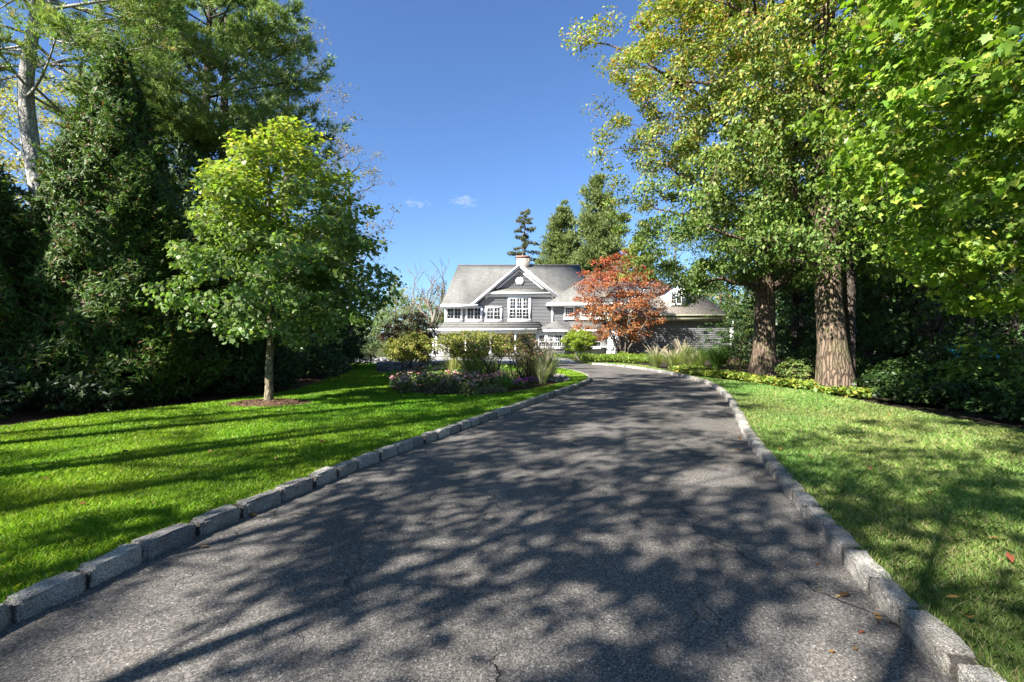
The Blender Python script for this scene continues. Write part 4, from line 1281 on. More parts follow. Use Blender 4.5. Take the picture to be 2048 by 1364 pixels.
cone_tree('arborvitae', 'arborvitae continuing the dark hedge out of view on the left', 'tree', (-14.6, 5.4, GZ), 9.6, 2.5, 14000, .3, cedar, 118, power=.6, lump=.2)
cone_tree('arborvitae', 'arborvitae at the outer end of the dark hedge out of view', 'tree', (-16.4, 2.2, GZ), 10.5, 2.7, 14000, .3, cedar, 119, power=.6, lump=.2)
cone_tree('hemlock', 'tall dark hemlock filling the gap below the big pine', 'tree', (-11.8, 17.6, GZ), 9.6, 2.4, 18000, .24, hem, 120, power=.65, lump=.25)
rho = pal_fn([(.018, .04, .012), (.028, .056, .017), (.06, .10, .035)], [3, 3, 1.2])
for k, (x, y, r, h, lab) in enumerate(((-9.0, 8.3, 1.1, 1.0, 'glossy rhododendron catching light at the left edge of the lawn'), (-8.0, 9.2, .8, .75, 'glossy rhododendron under the broad arborvitae'),
                                      (-6.35, 12.7, .6, .5, 'small rhododendron in the dark mulch left of the maple trunk'))):
    shrub('rhododendron', lab, 'shrub', (x, y, GZ), [(.12, r * .8), (h * .5, r), (h * .85, r * .7), (h, r * .25)], 70, 22, .17, .15, rho, 6, .018, .12, SLIM, 'leaf', 'bark_dark', 130 + k)

# white pines
rg = np.random.default_rng(7)
Yp = 14.0
ptrunk = [(PX(92, Yp), Yp, .05), (PX(84, Yp), Yp, PZ(400, Yp)), (PX(60, Yp), Yp, PZ(290, Yp)), (PX(50, Yp), Yp, PZ(180, Yp)), (PX(62, Yp), Yp, PZ(90, Yp)), (PX(76, Yp), Yp, PZ(0, Yp)), (PX(82, Yp), Yp, 14.5), (PX(84, Yp), Yp, 18)]
ptrunk = [(x + 13.5, y - Yp, z) for x, y, z in ptrunk]
pn = pal_fn([(.17, .28, .07), (.23, .34, .085), (.30, .37, .10), (.30, .27, .11)], [3, 4, 3, .7])
br = []
for z in np.linspace(8.4, 17.2, 54):
    L = rg.uniform(2.6, 5.2) * (1 - max(0, z - 12) / 8)
    br.append((z, rg.uniform(0, 2 * PI), L, rg.uniform(-.25, .25)))
for z, a, L, rise in ((10.9, -.25, 5.4, -.05), (10.7, .35, 4.6, -.3), (10.4, -.6, 4.0, -.45), (9.7, .1, 3.2, -.5), (11.6, .05, 6.2, .05), (9.9, 3.3, 2.6, -.3), (9.3, 2.9, 2.2, .1), (12.3, -.45, 6.0, .0), (12.5, .4, 5.6, .08)):
    br.append((z, a, L, rise))
pine('white_pine', 'tall leaning white pine with pale grey trunk at the upper left', 'tree', (-13.5, Yp, GZ), ptrunk, .27, br, pn, nt=22, length=.22, width=.022, k=8, seed=140, spread=.42, sub=9, droop=.02)

Yq = 20.0
qx = PX(415, Yq)
br = []
for z in np.linspace(6.6, 17.2, 92):
    L = rg.uniform(2.4, 4.9) * (1 - max(0, z - 12) / 9) * (1 if z > 8.5 else .8)
    br.append((z, rg.uniform(0, 2 * PI), L, rg.uniform(.05, .5)))
for z, a, L, rise in ((10.2, -.2, 5.1, -.02), (9.4, -.5, 5.0, -.08), (11.4, -.1, 5.0, .12), (12.5, -.4, 4.5, .2), (9.8, .1, 5.0, .05), (10.6, 2.8, 4.5, .2), (8.8, -.9, 4.0, 0), (13.6, -.2, 4.2, .2), (8.9, .0, 5.2, .02)):
    br.append((z, a, L, rise))
pq = pal_fn([(.16, .25, .08), (.22, .31, .095), (.29, .36, .11)], [3, 4, 2])
pine('white_pine', 'big dense white pine rising behind the yellow topped maple', 'tree', (qx, Yq, GZ), [(-.3, 0, -.1), (-.25, 0, 7), (0, 0, 13), (0.1, .2, 17.6)], .26, br, pq, nt=30, length=.26, width=.03, k=8, seed=141,
     spread=.44, sub=9, trunks=[[(.5, .3, -.1), (.35, .3, 8), (.6, .3, 15)], [(1.0, -.2, -.1), (.9, -.2, 8), (.7, .1, 14)]], droop=.08, bark='bark_dark')

oakp = pal_fn([(.42, .38, .17), (.36, .33, .16), (.30, .30, .11), (.40, .30, .14), (.24, .27, .09)], [4, 3, 3, 2, 2])
broadleaf('oak', 'tall pale yellow oak far behind the leaning pine trunk', 'tree', (-22.5, 25, GZ), 15.5, .3, [(3.5, 2.5), (6, 4.6), (9.5, 5), (12.5, 4), (15.2, 1.2)], 260, 70, .7, .19, oakp, seed=150, shell=.4, twig=2, twig_len=.9, bark='bark_grey')
oakb = pal_fn([(.30, .22, .10), (.34, .27, .12), (.22, .15, .07), (.26, .26, .09)], [4, 3, 2, 2])
broadleaf('oak', 'thin brown-leaved oak with bare twigs showing past the big pine', 'tree', (-12.6, 27, GZ), 20.5, .26, [(8, 2.2), (12, 3.4), (15.5, 3.7), (18, 3.0), (20.3, 1.0)], 120, 15, .65, .16, oakb, seed=151, shell=.4, twig=4, twig_len=1.0, bark='bark_bare')
broadleaf('oak', 'greyish thin-leaved oak showing above the maple shoulder', 'tree', (-10.0, 30, GZ), 14.0, .2, [(6, 2), (9, 2.7), (12, 2.4), (13.9, .8)], 90, 22, .6, .15, oakb, seed=152, shell=.4, twig=4, twig_len=.9, bark='bark_bare')

# far left of the house: brown bush, bare tree, green bush, pale trees
brn = pal_fn([(.11, .045, .025), (.16, .065, .03), (.085, .055, .025), (.2, .10, .035)], [3, 3, 3, 1])
shrub('bronze_maple', 'bushy bronze-leaved Japanese maple left of the porch', 'shrub', (PX(818, 28), 28, 0), [(.5, 1.0), (1.3, 1.6), (2.2, 1.5), (2.95, .7)], 110, 60, .36, .12, brn, 7, .04, .2, OVATE, 'petal', 'bark_dark', 160)
Yb = 54.0
rb = np.random.default_rng(161)
bt = thing('bare_tree', 'leafless grey tree standing beyond the left end of the house', 'tree', (PX(851, Yb), Yb, 0))
tb = MB()
def bough(p, d, L, r, lev):
    d = unit(d); n = 6; pts = [p]
    for k in range(n):
        d = unit(d + rb.normal(size=3) * .13 + np.array([0, 0, .06])); pts.append(pts[-1] + d * L / n)
    tb.tube(np.array(pts), np.linspace(r, max(r * .4, .012), n + 1), 6 if lev < 2 else 4, cap=False)
    if lev < 4:
        for k in range(3 if lev else 5):
            j = rb.integers(2, n + 1) if lev else rb.integers(3, n + 1)
            a = rb.uniform(0, 2 * PI); dd = unit(d + .75 * np.array([math.cos(a), math.sin(a) * .7, rb.uniform(-.1, .4)]))
            bough(pts[j], dd, L * rb.uniform(.45, .75), max(.016, r * .5), lev + 1)
bough(np.array([0, 0, -.1]), np.array([.02, 0, 1]), 5.8, .34, 0)
tb.build('trunk', M['bark_bare'], bt, smooth=True)
gb = pal_fn([(.10, .15, .04), (.14, .19, .05), (.08, .12, .035)], [3, 2, 3])
broadleaf('dogwood', 'green rounded tree against the left end of the house', 'tree', (PX(884, 56), 56, 0), 8.4, .14, [(1.2, 1.5), (3, 2.2), (5.5, 2.0), (7.5, 1.2), (8.3, .4)], 90, 42, .6, .16, gb, seed=162)
pale = pal_fn([(.36, .33, .22), (.30, .28, .20), (.40, .34, .20)], [1, 1, 1])
broadleaf('birch', 'pale hazy thin-leaved tree far beyond the bare tree', 'tree', (PX(822, 75), 75, 0), 10.2, .16, [(3, 2.2), (6, 3), (8.5, 2.2), (10, .8)], 70, 18, .7, .2, pale, seed=163, twig=5, twig_len=1.0, bark='bark_bare')
broadleaf('birch', 'green loose-leaved tree low behind the bronze bush', 'tree', (PX(790, 68), 68, 0), 8.5, .16, [(1, 2.6), (4, 3.2), (7, 2.2), (8.4, .8)], 110, 40, .7, .2, gb, seed=164, twig=5, twig_len=1.0, bark='bark_bare')
yb = pal_fn([(.16, .18, .04), (.22, .22, .06), (.11, .15, .035)], [1, 1, 1])
shrub('spirea', 'loose yellow-green bush by the lawn left of the round clipped shrub', 'shrub', (PX(775, 24), 24, .05), [(.1, .9), (.5, 1.1), (.9, .5)], 50, 26, .2, .07, yb, 5, .012, .2, SLIM, 'leaf', 'bark_dark', 165)

for k, (x, y, r, h, lab) in enumerate(((-11.5, 35, 1.8, 2.0, 'green bush beyond the pale stone edging'), (-8.3, 37, 1.5, 1.5, 'green bush between the bronze bush and the porch'), (-14.5, 38, 2.4, 3.0, 'large green bush at the far end of the dark hedge'))):
    shrub('bush', lab, 'shrub', (x, y, -.02), [(.1, r * .7), (h * .4, r), (h * .8, r * .8), (h, r * .3)], 80, 40, .34, .12, gb, 5, .02, .2, OVATE, 'leaf', 'bark_dark', 166 + k)

# ------------------------------------------------------------------ planting in the island bed
eup = pal_fn([(.23, .25, .05), (.31, .30, .07), (.15, .20, .04), (.36, .24, .07)], [3, 3, 3, .8])
shrub('burning_bush', 'round-headed clipped shrub on bare dark stems by the stone wall', 'shrub', (-3.75, 18.0, GZ), [(.62, .62), (.9, .86), (1.25, .84), (1.5, .55), (1.64, .2)], 120, 100, .2, .066, eup, 8, .024, .13, OVATE, 'leaf', 'bark_dark', 170)
eug = pal_fn([(.23, .26, .05), (.30, .30, .07), (.16, .21, .04), (.32, .21, .09), (.40, .19, .14)], [3, 2.4, 3, .7, .45])
shrub('burning_bush', 'wide flat-topped olive shrub with many dark crooked stems in the middle of the bed', 'shrub', (-.85, 15.4, GZ), [(.82, .7), (1.05, 1.1), (1.32, 1.15), (1.5, .95), (1.64, .45)], 150, 66, .2, .064, eug, 12, .03, .2, OVATE, 'leaf', 'bark_dark', 171,
      squash=(1.15, .75), offset=(-.3, 0), base_sq=(2.0, 1.0), crook=.14)
eur = pal_fn([(.24, .25, .07), (.34, .22, .11), (.42, .22, .16), (.18, .21, .05)], [2, 1.5, 1.2, 2])
shrub('burning_bush', 'twiggy pinkish-tinged shrub at the right end of the flat-topped one', 'shrub', (.35, 15.2, GZ), [(.55, .4), (.9, .62), (1.3, .66), (1.6, .4)], 90, 30, .2, .06, eur, 14, .022, .16, OVATE, 'leaf', 'bark_dark', 172, base_sq=(1.8, 1.0), crook=.13)

for k, (px, py, r) in enumerate(((800, 772, .30), (825, 765, .32), (850, 778, .30), (872, 768, .34), (900, 782, .30), (925, 774, .32), (835, 752, .34), (880, 756, .30), (952, 778, .28), (975, 772, .3), (812, 785, .24), (938, 790, .24), (905, 762, .3), (1003, 770, .26))):
    x, y = G(px, py, .1)
    flower_clump('sedum', 'dusky pink flat-headed sedum clump along the front of the bed', (x, y, .07), r, .40 + .06 * (k % 3), 230, 24, [(.13, .20, .06), (.17, .24, .08), (.16, .13, .07)],
                 [(.62, .32, .32), (.68, .44, .40), (.50, .22, .24), (.74, .55, .46)], 180 + k, 'pink sedum clumps', .08, .11)
x, y = G(792, 780, .1)
flower_clump('aster', 'little white-flowered aster at the left tip of the bed', (x, y, .1), .22, .26, 80, 16, [(.07, .11, .05)], [(.75, .75, .75)], 200, None, .05, .05)
for k, (px, py) in enumerate(((1038, 775), (1062, 772))):
    x, y = G(px, py, .1)
    flower_clump('petunia', 'bright magenta petunia mound %s' % ('left of its twin at the front of the bed' if k == 0 else 'right of its twin beside tall grass stems'), (x, y, .1), .26, .26, 90, 22, [(.07, .13, .03)], [(.46, .08, .42), (.55, .14, .50), (.36, .05, .34)], 202 + k, None, .05, .09)
flower_clump('lady_mantle', 'low bright green leafy perennial under the round clipped shrub', (-2.6, 17.4, .1), .75, .42, 420, 0, [(.13, .24, .03), (.18, .28, .04)], [(1, 1, 1)], 205, None, .10, tmpl=OVATE)
flower_clump('ajuga', 'low dark bronze foliage plant at the front edge of the bed', (*G(880, 787, .1), .1), .4, .26, 260, 0, [(.09, .06, .04), (.07, .09, .04)], [(1, 1, 1)], 206, None, .08)
flower_clump('lamium', 'low grey-green edging plant right of the dark bronze foliage', (*G(985, 785, .1), .1), .4, .22, 260, 0, [(.14, .18, .08), (.2, .2, .12)], [(1, 1, 1)], 207, None, .06)
flower_clump('geranium', 'green leafy perennial between the sedum and the fountain grass', (*G(865, 764, .1), .1), .42, .36, 260, 0, [(.08, .15, .03), (.11, .19, .035)], [(1, 1, 1)], 208, None, .09)

grass_clump('fountain_grass', 'green mounded fountain grass in the middle of the bed', (*G(948, 765, .1), .07), 700, 1.1, .72, .011, [(.16, .28, .07), (.24, .34, .10), (.32, .37, .15)], [3, 3, 2], 210)
grass_clump('zebra_grass', 'yellow-striped upright grass left of the green fountain grass', (*G(908, 758, .1), .1), 170, 1.15, .55, .012, [(.34, .36, .10), (.26, .32, .08), (.42, .40, .18)], [2, 2, 1], 211)
grass_clump('miscanthus', 'tall pale-stemmed grass right of the flat-topped shrub', (*G(1062, 762, .1), .07), 330, 1.12, .75, .012, [(.32, .37, .16), (.42, .44, .23), (.24, .30, .10)], [3, 2, 3], 212, None, 16, [(.36, .30, .22), (.30, .24, .18)])
grass_clump('miscanthus', 'tall loose grass nearest the kerb tip of the island', (*G(1096, 758, .1), .1), 210, 1.15, .6, .011, [(.32, .38, .17), (.42, .44, .24), (.22, .30, .1)], [3, 2, 3], 213, None, 8, [(.36, .30, .22)])
grass_clump('miscanthus', 'tall grass tucked behind the crooked stems of the shrub', (.9, 17.2, .07), 280, 1.1, .6, .012, [(.28, .36, .14), (.38, .42, .20), (.2, .27, .08)], [3, 2, 3], 214, None, 8, [(.40, .30, .24)])
grass_clump('miscanthus', 'pale variegated grass arching beside the fountain grass', (*G(985, 760, .1), .1), 190, .95, .55, .012, [(.34, .36, .22), (.26, .31, .15)], [1, 1], 215)
grass_clump('sedge', 'short green sedge tuft at the front edge under the shrub', (*G(1012, 780, .1), .1), 180, .5, .34, .009, [(.10, .2, .04), (.15, .24, .06)], [1, 1], 216)

per = [[(.10, .19, .03), (.14, .24, .035)], [(.16, .24, .05), (.22, .29, .07)], [(.08, .15, .04), (.12, .2, .05)]]
for k, (x, y, r, h, lab) in enumerate(((-3.3, 15.2, .55, .40, 'dark green leafy perennial left of the yellow-striped grass'), (-2.4, 15.6, .6, .45, 'mid green leafy perennial before the round clipped shrub'), (-1.5, 16.4, .7, .55, 'pale green leafy perennial behind the zebra-like grass'), (-.4, 17.6, .8, .6, 'dark green leafy perennial behind the crooked stems'),
                                  (.6, 16.0, .55, .4, 'mid green leafy perennial between the crooked stems and tall grass'), (1.0, 18.8, .8, .5, 'pale green leafy perennial at the back of the island bed'), (-3.9, 17.0, .6, .35, 'low leafy perennial at the left edge of the bed under the clipped shrub'), (-.1, 13.9, .5, .35, 'low leafy perennial just under the flat-topped shrub'), (-1.1, 14.3, .5, .4, 'leafy perennial at the foot of the green fountain grass'), (-3.0, 19.2, .9, .5, 'leafy perennial between the clipped shrub and the stone wall'))):
    flower_clump('perennial', lab, (x, y, .07), r, h, int(420 * r / .6), 0, per[k % 3], [(1, 1, 1)], 230 + k, None, .095)
grass_clump('miscanthus', 'slender see-through grass between the magenta flowers and the kerb', (.95, 15.0, .07), 150, 1.05, .6, .010, [(.34, .38, .18), (.44, .44, .26)], [1, 1], 241, None, 8, [(.40, .32, .26)])
grass_clump('miscanthus', 'tall grass rising at the right end of the flat-topped shrub', (1.25, 16.6, .07), 210, 1.15, .75, .011, [(.30, .36, .15), (.40, .42, .22), (.2, .28, .09)], [1, 1, 1], 242, None, 12, [(.42, .34, .27)])

# pale stones at the tip of the island
mb = MB(); rg2 = np.random.default_rng(31)
for k in range(150):
    a = rg2.uniform(0, 2 * PI); r_ = rg2.random() ** .5
    c = np.array([1.55 + .5 * r_ * math.cos(a), 17.3 + 1.7 * r_ * math.sin(a), .11]); s = rg2.uniform(.03, .07)
    b = unit(rg2.normal(size=(8, 3)))
    cube = np.array([(-1, -1, -1), (1, -1, -1), (1, 1, -1), (-1, 1, -1), (-1, -1, 1), (1, -1, 1), (1, 1, 1), (-1, 1, 1)]) * .6 + b * .3
    mb.add(c + cube * s * np.array([1.2, 1, .6]), [(0, 3, 2, 1), (4, 5, 6, 7), (0, 1, 5, 4), (1, 2, 6, 5), (2, 3, 7, 6), (3, 0, 4, 7)])
tag(mb.build('pebbles', M['pebble']), 'pale loose stones mulching the tip of the island bed', 'stones', None, 'stuff')

# ------------------------------------------------------------------ planting in front of the house and garage
jm_lo = [(.36, .13, .05), (.42, .17, .06), (.27, .12, .05), (.22, .16, .06)]; jm_hi = [(.42, .10, .05), (.38, .13, .05), (.33, .07, .045), (.26, .13, .05)]
jx = PX(1248, 37)
jr = np.random.default_rng(300)
shrub('japanese_maple', 'red and orange Japanese maple fanning from many grey stems before the garage', 'tree', (jx, 37, 0),
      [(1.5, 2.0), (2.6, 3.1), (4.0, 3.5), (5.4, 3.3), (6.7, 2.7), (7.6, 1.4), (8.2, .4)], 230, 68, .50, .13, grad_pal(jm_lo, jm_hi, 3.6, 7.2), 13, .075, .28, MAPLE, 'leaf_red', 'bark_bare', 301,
      flat=.6, shell=.36, lump=.28, offset=(-.55, 0), crook=.22, squash=(1, .7))
tp = pal_fn([(.24, .32, .03), (.30, .36, .04), (.18, .26, .03)], [3, 2, 2])
shrub('topiary', 'rounded yellow-green clipped tree with twisting stems before the sunroom', 'tree', (PX(1160, 36), 36, 0), [(.75, .8), (1.1, 1.2), (1.6, 1.22), (2.0, .9), (2.3, .3)], 150, 110, .26, .09, tp, 6, .045, .12, OVATE, 'leaf_thin', 'bark_bare', 310, crook=.14)
box = pal_fn([(.045, .085, .02), (.06, .11, .025)], [1, 1])
for k, (px, Y) in enumerate(((1128, 39.5), (1157, 40), (1170, 40), (1193, 40), (1111, 39.5))):
    shrub('boxwood', ('small dark boxwood ball under the left sunroom window', 'dark boxwood ball just left of the topiary stems', 'dark boxwood ball just right of the topiary stems', 'dark boxwood ball nearest the garage doors', 'dark boxwood ball at the porch end of the sunroom')[k],
          'shrub', (PX(px, Y), Y, 0), [(.02, .22), (.25, .32), (.45, .2), (.52, .06)], 40, 26, .09, .05, box, 0, seed=320 + k)


def ground_cover(name, label, pts, n, h, lsize, cols, w, seed, tmpl=OVATE):
    """leafy low mass along a strip"""
    rng = np.random.default_rng(seed); poly = np.asarray(pts)
    P = np.empty((0, 2))
    while len(P) < n:
        q = np.c_[rng.uniform(poly[:, 0].min(), poly[:, 0].max(), n), rng.uniform(poly[:, 1].min(), poly[:, 1].max(), n)]
        P = np.concatenate([P, q[inside(q, poly)]])
    P = P[:n]
    hh = h * (1 + .3 * lump2(P, 3.0, seed)) 
    z = .07 + np.maximum(.03, hh) * rng.random(n) ** .45
    P3 = np.c_[P, z]
    mb = MB()
    leaves(mb, P3, unit(np.array([0, 0, .9]) + rng.normal(size=(n, 3)) * .5), rng.normal(size=(n, 3)) + np.array([0, 0, .2]), lsize * rng.uniform(.6, 1.3, n), tmpl, pal(rng, cols, w, n) * (1 + .12 * lump2(P, 4, seed + 3)[:, None]))
    return tag(mb.build(name, M['leaf']), label, 'ground cover', None, 'stuff')


ground_cover('pachysandra', 'clipped bright green ground cover at the foot of the red maple', [(4.55, 31.0), (8.6, 28.2), (9.2, 31), (9.2, 35.5), (4.9, 35.5)], 9000, .36, .13, [(.15, .23, .03), (.21, .28, .04), (.11, .18, .03)], [2, 2, 1], 330)
ground_cover('pachysandra', 'low green ground cover under the sunroom windows', [(2.5, 38.3), (7.6, 38.3), (7.6, 41), (2.5, 41)], 4000, .22, .12, [(.12, .2, .03), (.18, .25, .04)], [1, 1], 331)
ground_cover('hosta_border', 'yellowing leafy border between right lawn and the big trunks', [(6.72, 20.8), (6.85, 18.9), (7.45, 15.3), (7.72, 12.6), (7.75, 11.0), (8.45, 10.9), (8.5, 13), (8.3, 15.6), (8.0, 18.5), (7.6, 21.5)], 5200, .22, .135,
             [(.22, .28, .04), (.30, .30, .05), (.13, .22, .04), (.34, .26, .06)], [3, 2, 3, .7], 332)
for k, (px, Y, h, sp, cols, pl, lab) in enumerate((
        (1312, 24.5, .95, .75, 0, 22, 'pale feathery fountain grass at the left end of the garage border'),
        (1345, 23.2, .9, .75, 0, 24, 'pale feathery fountain grass nearest the kerb bend'),
        (1368, 25.5, 1.25, .8, 0, 20, 'taller pale plumed grass behind the kerb bend'),
        (1400, 25.0, 1.2, .85, 1, 0, 'fresh green upright grass in the middle of the garage border'),
        (1432, 24.0, 1.25, .85, 2, 0, 'dark green dense grass at the right end of the garage border'),
        (1450, 26.5, 1.2, .8, 2, 0, 'dark green grass tucked under the garage corner board'),
        (1385, 22.6, .8, .6, 0, 10, 'short pale grass in front of the green clumps'))):
    cs = ([(.28, .32, .12), (.22, .30, .08), (.36, .36, .18)], [(.16, .27, .05), (.21, .31, .07), (.26, .32, .10)], [(.09, .19, .03), (.13, .24, .04), (.17, .28, .05)])[cols]
    grass_clump('fountain_grass', lab, (PX(px, Y), Y, .06), 520, h, sp, .014, cs, [3, 3, 1.5], 340 + k, None, pl, [(.50, .44, .30), (.44, .38, .26)])
flower_clump('heuchera', 'low purple-leaved plant in front of the pale grasses', (PX(1382, 21.2), 21.2, .08), .4, .32, 200, 0, [(.12, .04, .06), (.16, .06, .07), (.08, .06, .04)], [(1, 1, 1)], 350, None, .1)
flower_clump('astilbe', 'dried tan astilbe plumes at the end of the garage border', (PX(1470, 19.4), 19.4, .08), .5, .62, 200, 26, [(.10, .13, .04), (.2, .15, .06)], [(.42, .26, .11), (.5, .32, .15), (.34, .2, .09)], 351, None, .09, .09, spike=True)
azp = pal_fn([(.12, .19, .045), (.17, .23, .06), (.24, .22, .06)], [3, 3, 1])
shrub('azalea', 'small light green azalea between the two big trunks', 'shrub', (PX(1588, 15.2), 15.2, .08), [(.12, .35), (.4, .55), (.62, .4), (.72, .15)], 60, 22, .14, .075, azp, 7, .011, .08, OVATE, 'leaf', 'bark_dark', 352, crook=.05)

# ------------------------------------------------------------------ big trees on the right
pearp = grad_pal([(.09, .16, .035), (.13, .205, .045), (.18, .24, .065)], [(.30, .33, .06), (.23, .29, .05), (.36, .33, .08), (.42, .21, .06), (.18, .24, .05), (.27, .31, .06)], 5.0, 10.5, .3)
Ya = 17.2
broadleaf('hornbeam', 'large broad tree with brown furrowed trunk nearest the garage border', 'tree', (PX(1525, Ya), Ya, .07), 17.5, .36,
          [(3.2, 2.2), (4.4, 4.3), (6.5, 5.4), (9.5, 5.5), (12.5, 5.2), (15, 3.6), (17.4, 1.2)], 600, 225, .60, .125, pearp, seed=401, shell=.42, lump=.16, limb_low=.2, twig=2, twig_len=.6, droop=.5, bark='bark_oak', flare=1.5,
          extra=[(PX(1170, 16.5) - PX(1525, Ya), -.7, PZ(95, 16.5)), (PX(1190, 16.5) - PX(1525, Ya), -.7, PZ(70, 16.5)), (PX(1160, 16.5) - PX(1525, Ya), -.7, PZ(75, 16.5)), (PX(1215, 16.5) - PX(1525, Ya), -.7, PZ(50, 16.5)), (PX(1200, 16.7) - PX(1525, Ya), -.5, PZ(310, 16.7)), (PX(1215, 16.7) - PX(1525, Ya), -.5, PZ(340, 16.7)),
                 (PX(1375, 16) - PX(1525, Ya), -1.2, PZ(585, 16)), (PX(1350, 16) - PX(1525, Ya), -1.2, PZ(560, 16)), (PX(1400, 16) - PX(1525, Ya), -1, PZ(560, 16)), (PX(1380, 16.5) - PX(1525, Ya), -.5, PZ(600, 16.5))])
Yb2 = 12.8
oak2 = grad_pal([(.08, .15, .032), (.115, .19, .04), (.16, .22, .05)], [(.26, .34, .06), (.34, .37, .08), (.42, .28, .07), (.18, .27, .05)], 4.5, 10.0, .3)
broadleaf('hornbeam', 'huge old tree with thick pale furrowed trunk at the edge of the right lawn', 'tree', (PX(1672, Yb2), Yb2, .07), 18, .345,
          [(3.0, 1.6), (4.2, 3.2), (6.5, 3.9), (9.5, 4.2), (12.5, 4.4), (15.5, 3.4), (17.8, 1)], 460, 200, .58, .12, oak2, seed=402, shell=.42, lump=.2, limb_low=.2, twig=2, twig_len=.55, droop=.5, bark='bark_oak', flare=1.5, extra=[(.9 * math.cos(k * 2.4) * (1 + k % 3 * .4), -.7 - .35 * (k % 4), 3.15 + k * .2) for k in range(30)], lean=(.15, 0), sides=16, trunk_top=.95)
rt = np.random.default_rng(403)
st = thing('slender_hornbeam', 'second dark stem pressed against the right side of the huge old trunk', 'tree', (PX(1703, 13.0), 13.15, .05))
tb = MB(); zz = np.linspace(-.15, 9, 10); tb.tube(np.c_[.02 * zz, 0 * zz, zz], .17 * (1 - .06 * zz) * (1 + .3 * np.exp(-np.maximum(zz, 0) / .4)), 12); tb.build('trunk', M['bark_dark'], st, smooth=True)
fb = MB(); C = crown_points(rt, [(5.5, .8), (7, 1.4), (9, 1.2), (10, .4)], 30); foliage(rt, fb, C, 36, .5, .12, OVATE, oak2); fb.build('crown', M['leaf'], st)

nearp = pal_fn([(.18, .285, .04), (.235, .345, .05), (.30, .39, .065), (.115, .205, .032), (.38, .38, .07)], [4, 4, 2.4, 2.6, .8], .3)
broadleaf('sugar_maple', 'near bright green maple hanging in from the upper right', 'tree', (9.6, 4.9, .05), 9.5, .22,
          [(1.75, 1.6), (2.3, 2.9), (3.2, 3.6), (4.4, 3.9), (5.8, 3.9), (7.4, 3.0), (9.2, 1.0)], 720, 125, .42, .103, nearp, tmpl=MAPLE, mat='leaf_thin', bark='bark_branch', seed=410, shell=.46, lump=.14, mains=9, thin=.009, offset=(-1.75, .5), flat=.5, up=.8, out=.55, droop=.5, limb_low=.2, twig=1, twig_len=.3,
          squash=(1.0, .95), limb_rad=.2)

# ------------------------------------------------------------------ the dark wood on the right
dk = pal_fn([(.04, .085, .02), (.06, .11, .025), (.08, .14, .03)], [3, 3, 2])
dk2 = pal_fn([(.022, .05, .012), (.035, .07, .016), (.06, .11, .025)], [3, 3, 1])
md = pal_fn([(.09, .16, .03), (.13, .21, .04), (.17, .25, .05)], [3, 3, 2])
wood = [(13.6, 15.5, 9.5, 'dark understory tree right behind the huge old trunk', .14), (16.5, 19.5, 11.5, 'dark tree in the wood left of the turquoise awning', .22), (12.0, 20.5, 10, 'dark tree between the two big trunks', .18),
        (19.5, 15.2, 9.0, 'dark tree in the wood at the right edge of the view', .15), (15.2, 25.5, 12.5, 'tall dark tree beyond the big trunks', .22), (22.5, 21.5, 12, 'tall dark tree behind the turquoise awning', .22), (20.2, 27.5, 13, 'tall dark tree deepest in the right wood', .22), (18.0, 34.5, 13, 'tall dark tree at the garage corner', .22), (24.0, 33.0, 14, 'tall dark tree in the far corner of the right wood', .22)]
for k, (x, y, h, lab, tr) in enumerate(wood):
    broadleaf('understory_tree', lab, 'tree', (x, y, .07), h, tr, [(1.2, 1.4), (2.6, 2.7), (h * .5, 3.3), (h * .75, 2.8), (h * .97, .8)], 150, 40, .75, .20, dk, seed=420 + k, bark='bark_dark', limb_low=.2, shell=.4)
for k, (px, Y, lab) in enumerate(((1842, 19.0, 'dark bare trunk left of the turquoise awning'), (1936, 17.0, 'slim grey trunk in front of the turquoise awning'), (1868, 23.0, 'thin dark trunk deep in the wood'))):
    o = thing('tree_trunk', lab, 'tree', (PX(px, Y), Y, .07)); tb = MB()
    zz = np.linspace(-.1, 9, 12); rr_ = (.26, .12, .2)[k]
    tb.tube(np.c_[.03 * zz + .06 * np.sin(zz * .7 + k), .03 * np.sin(zz + k), zz], rr_ * (1 - .05 * zz), 9); tb.build('trunk', M['bark_oak' if k != 2 else 'bark_dark'], o, smooth=True)
    rr2 = np.random.default_rng(440 + k); fb = MB(); C = crown_points(rr2, [(4, .8), (6, 2), (9, 1.6), (10, .4)], 40); limb = MB(); foliage(rr2, fb, C, 30, .5, .16, OVATE, dk); fb.build('crown', M['leaf'], o)
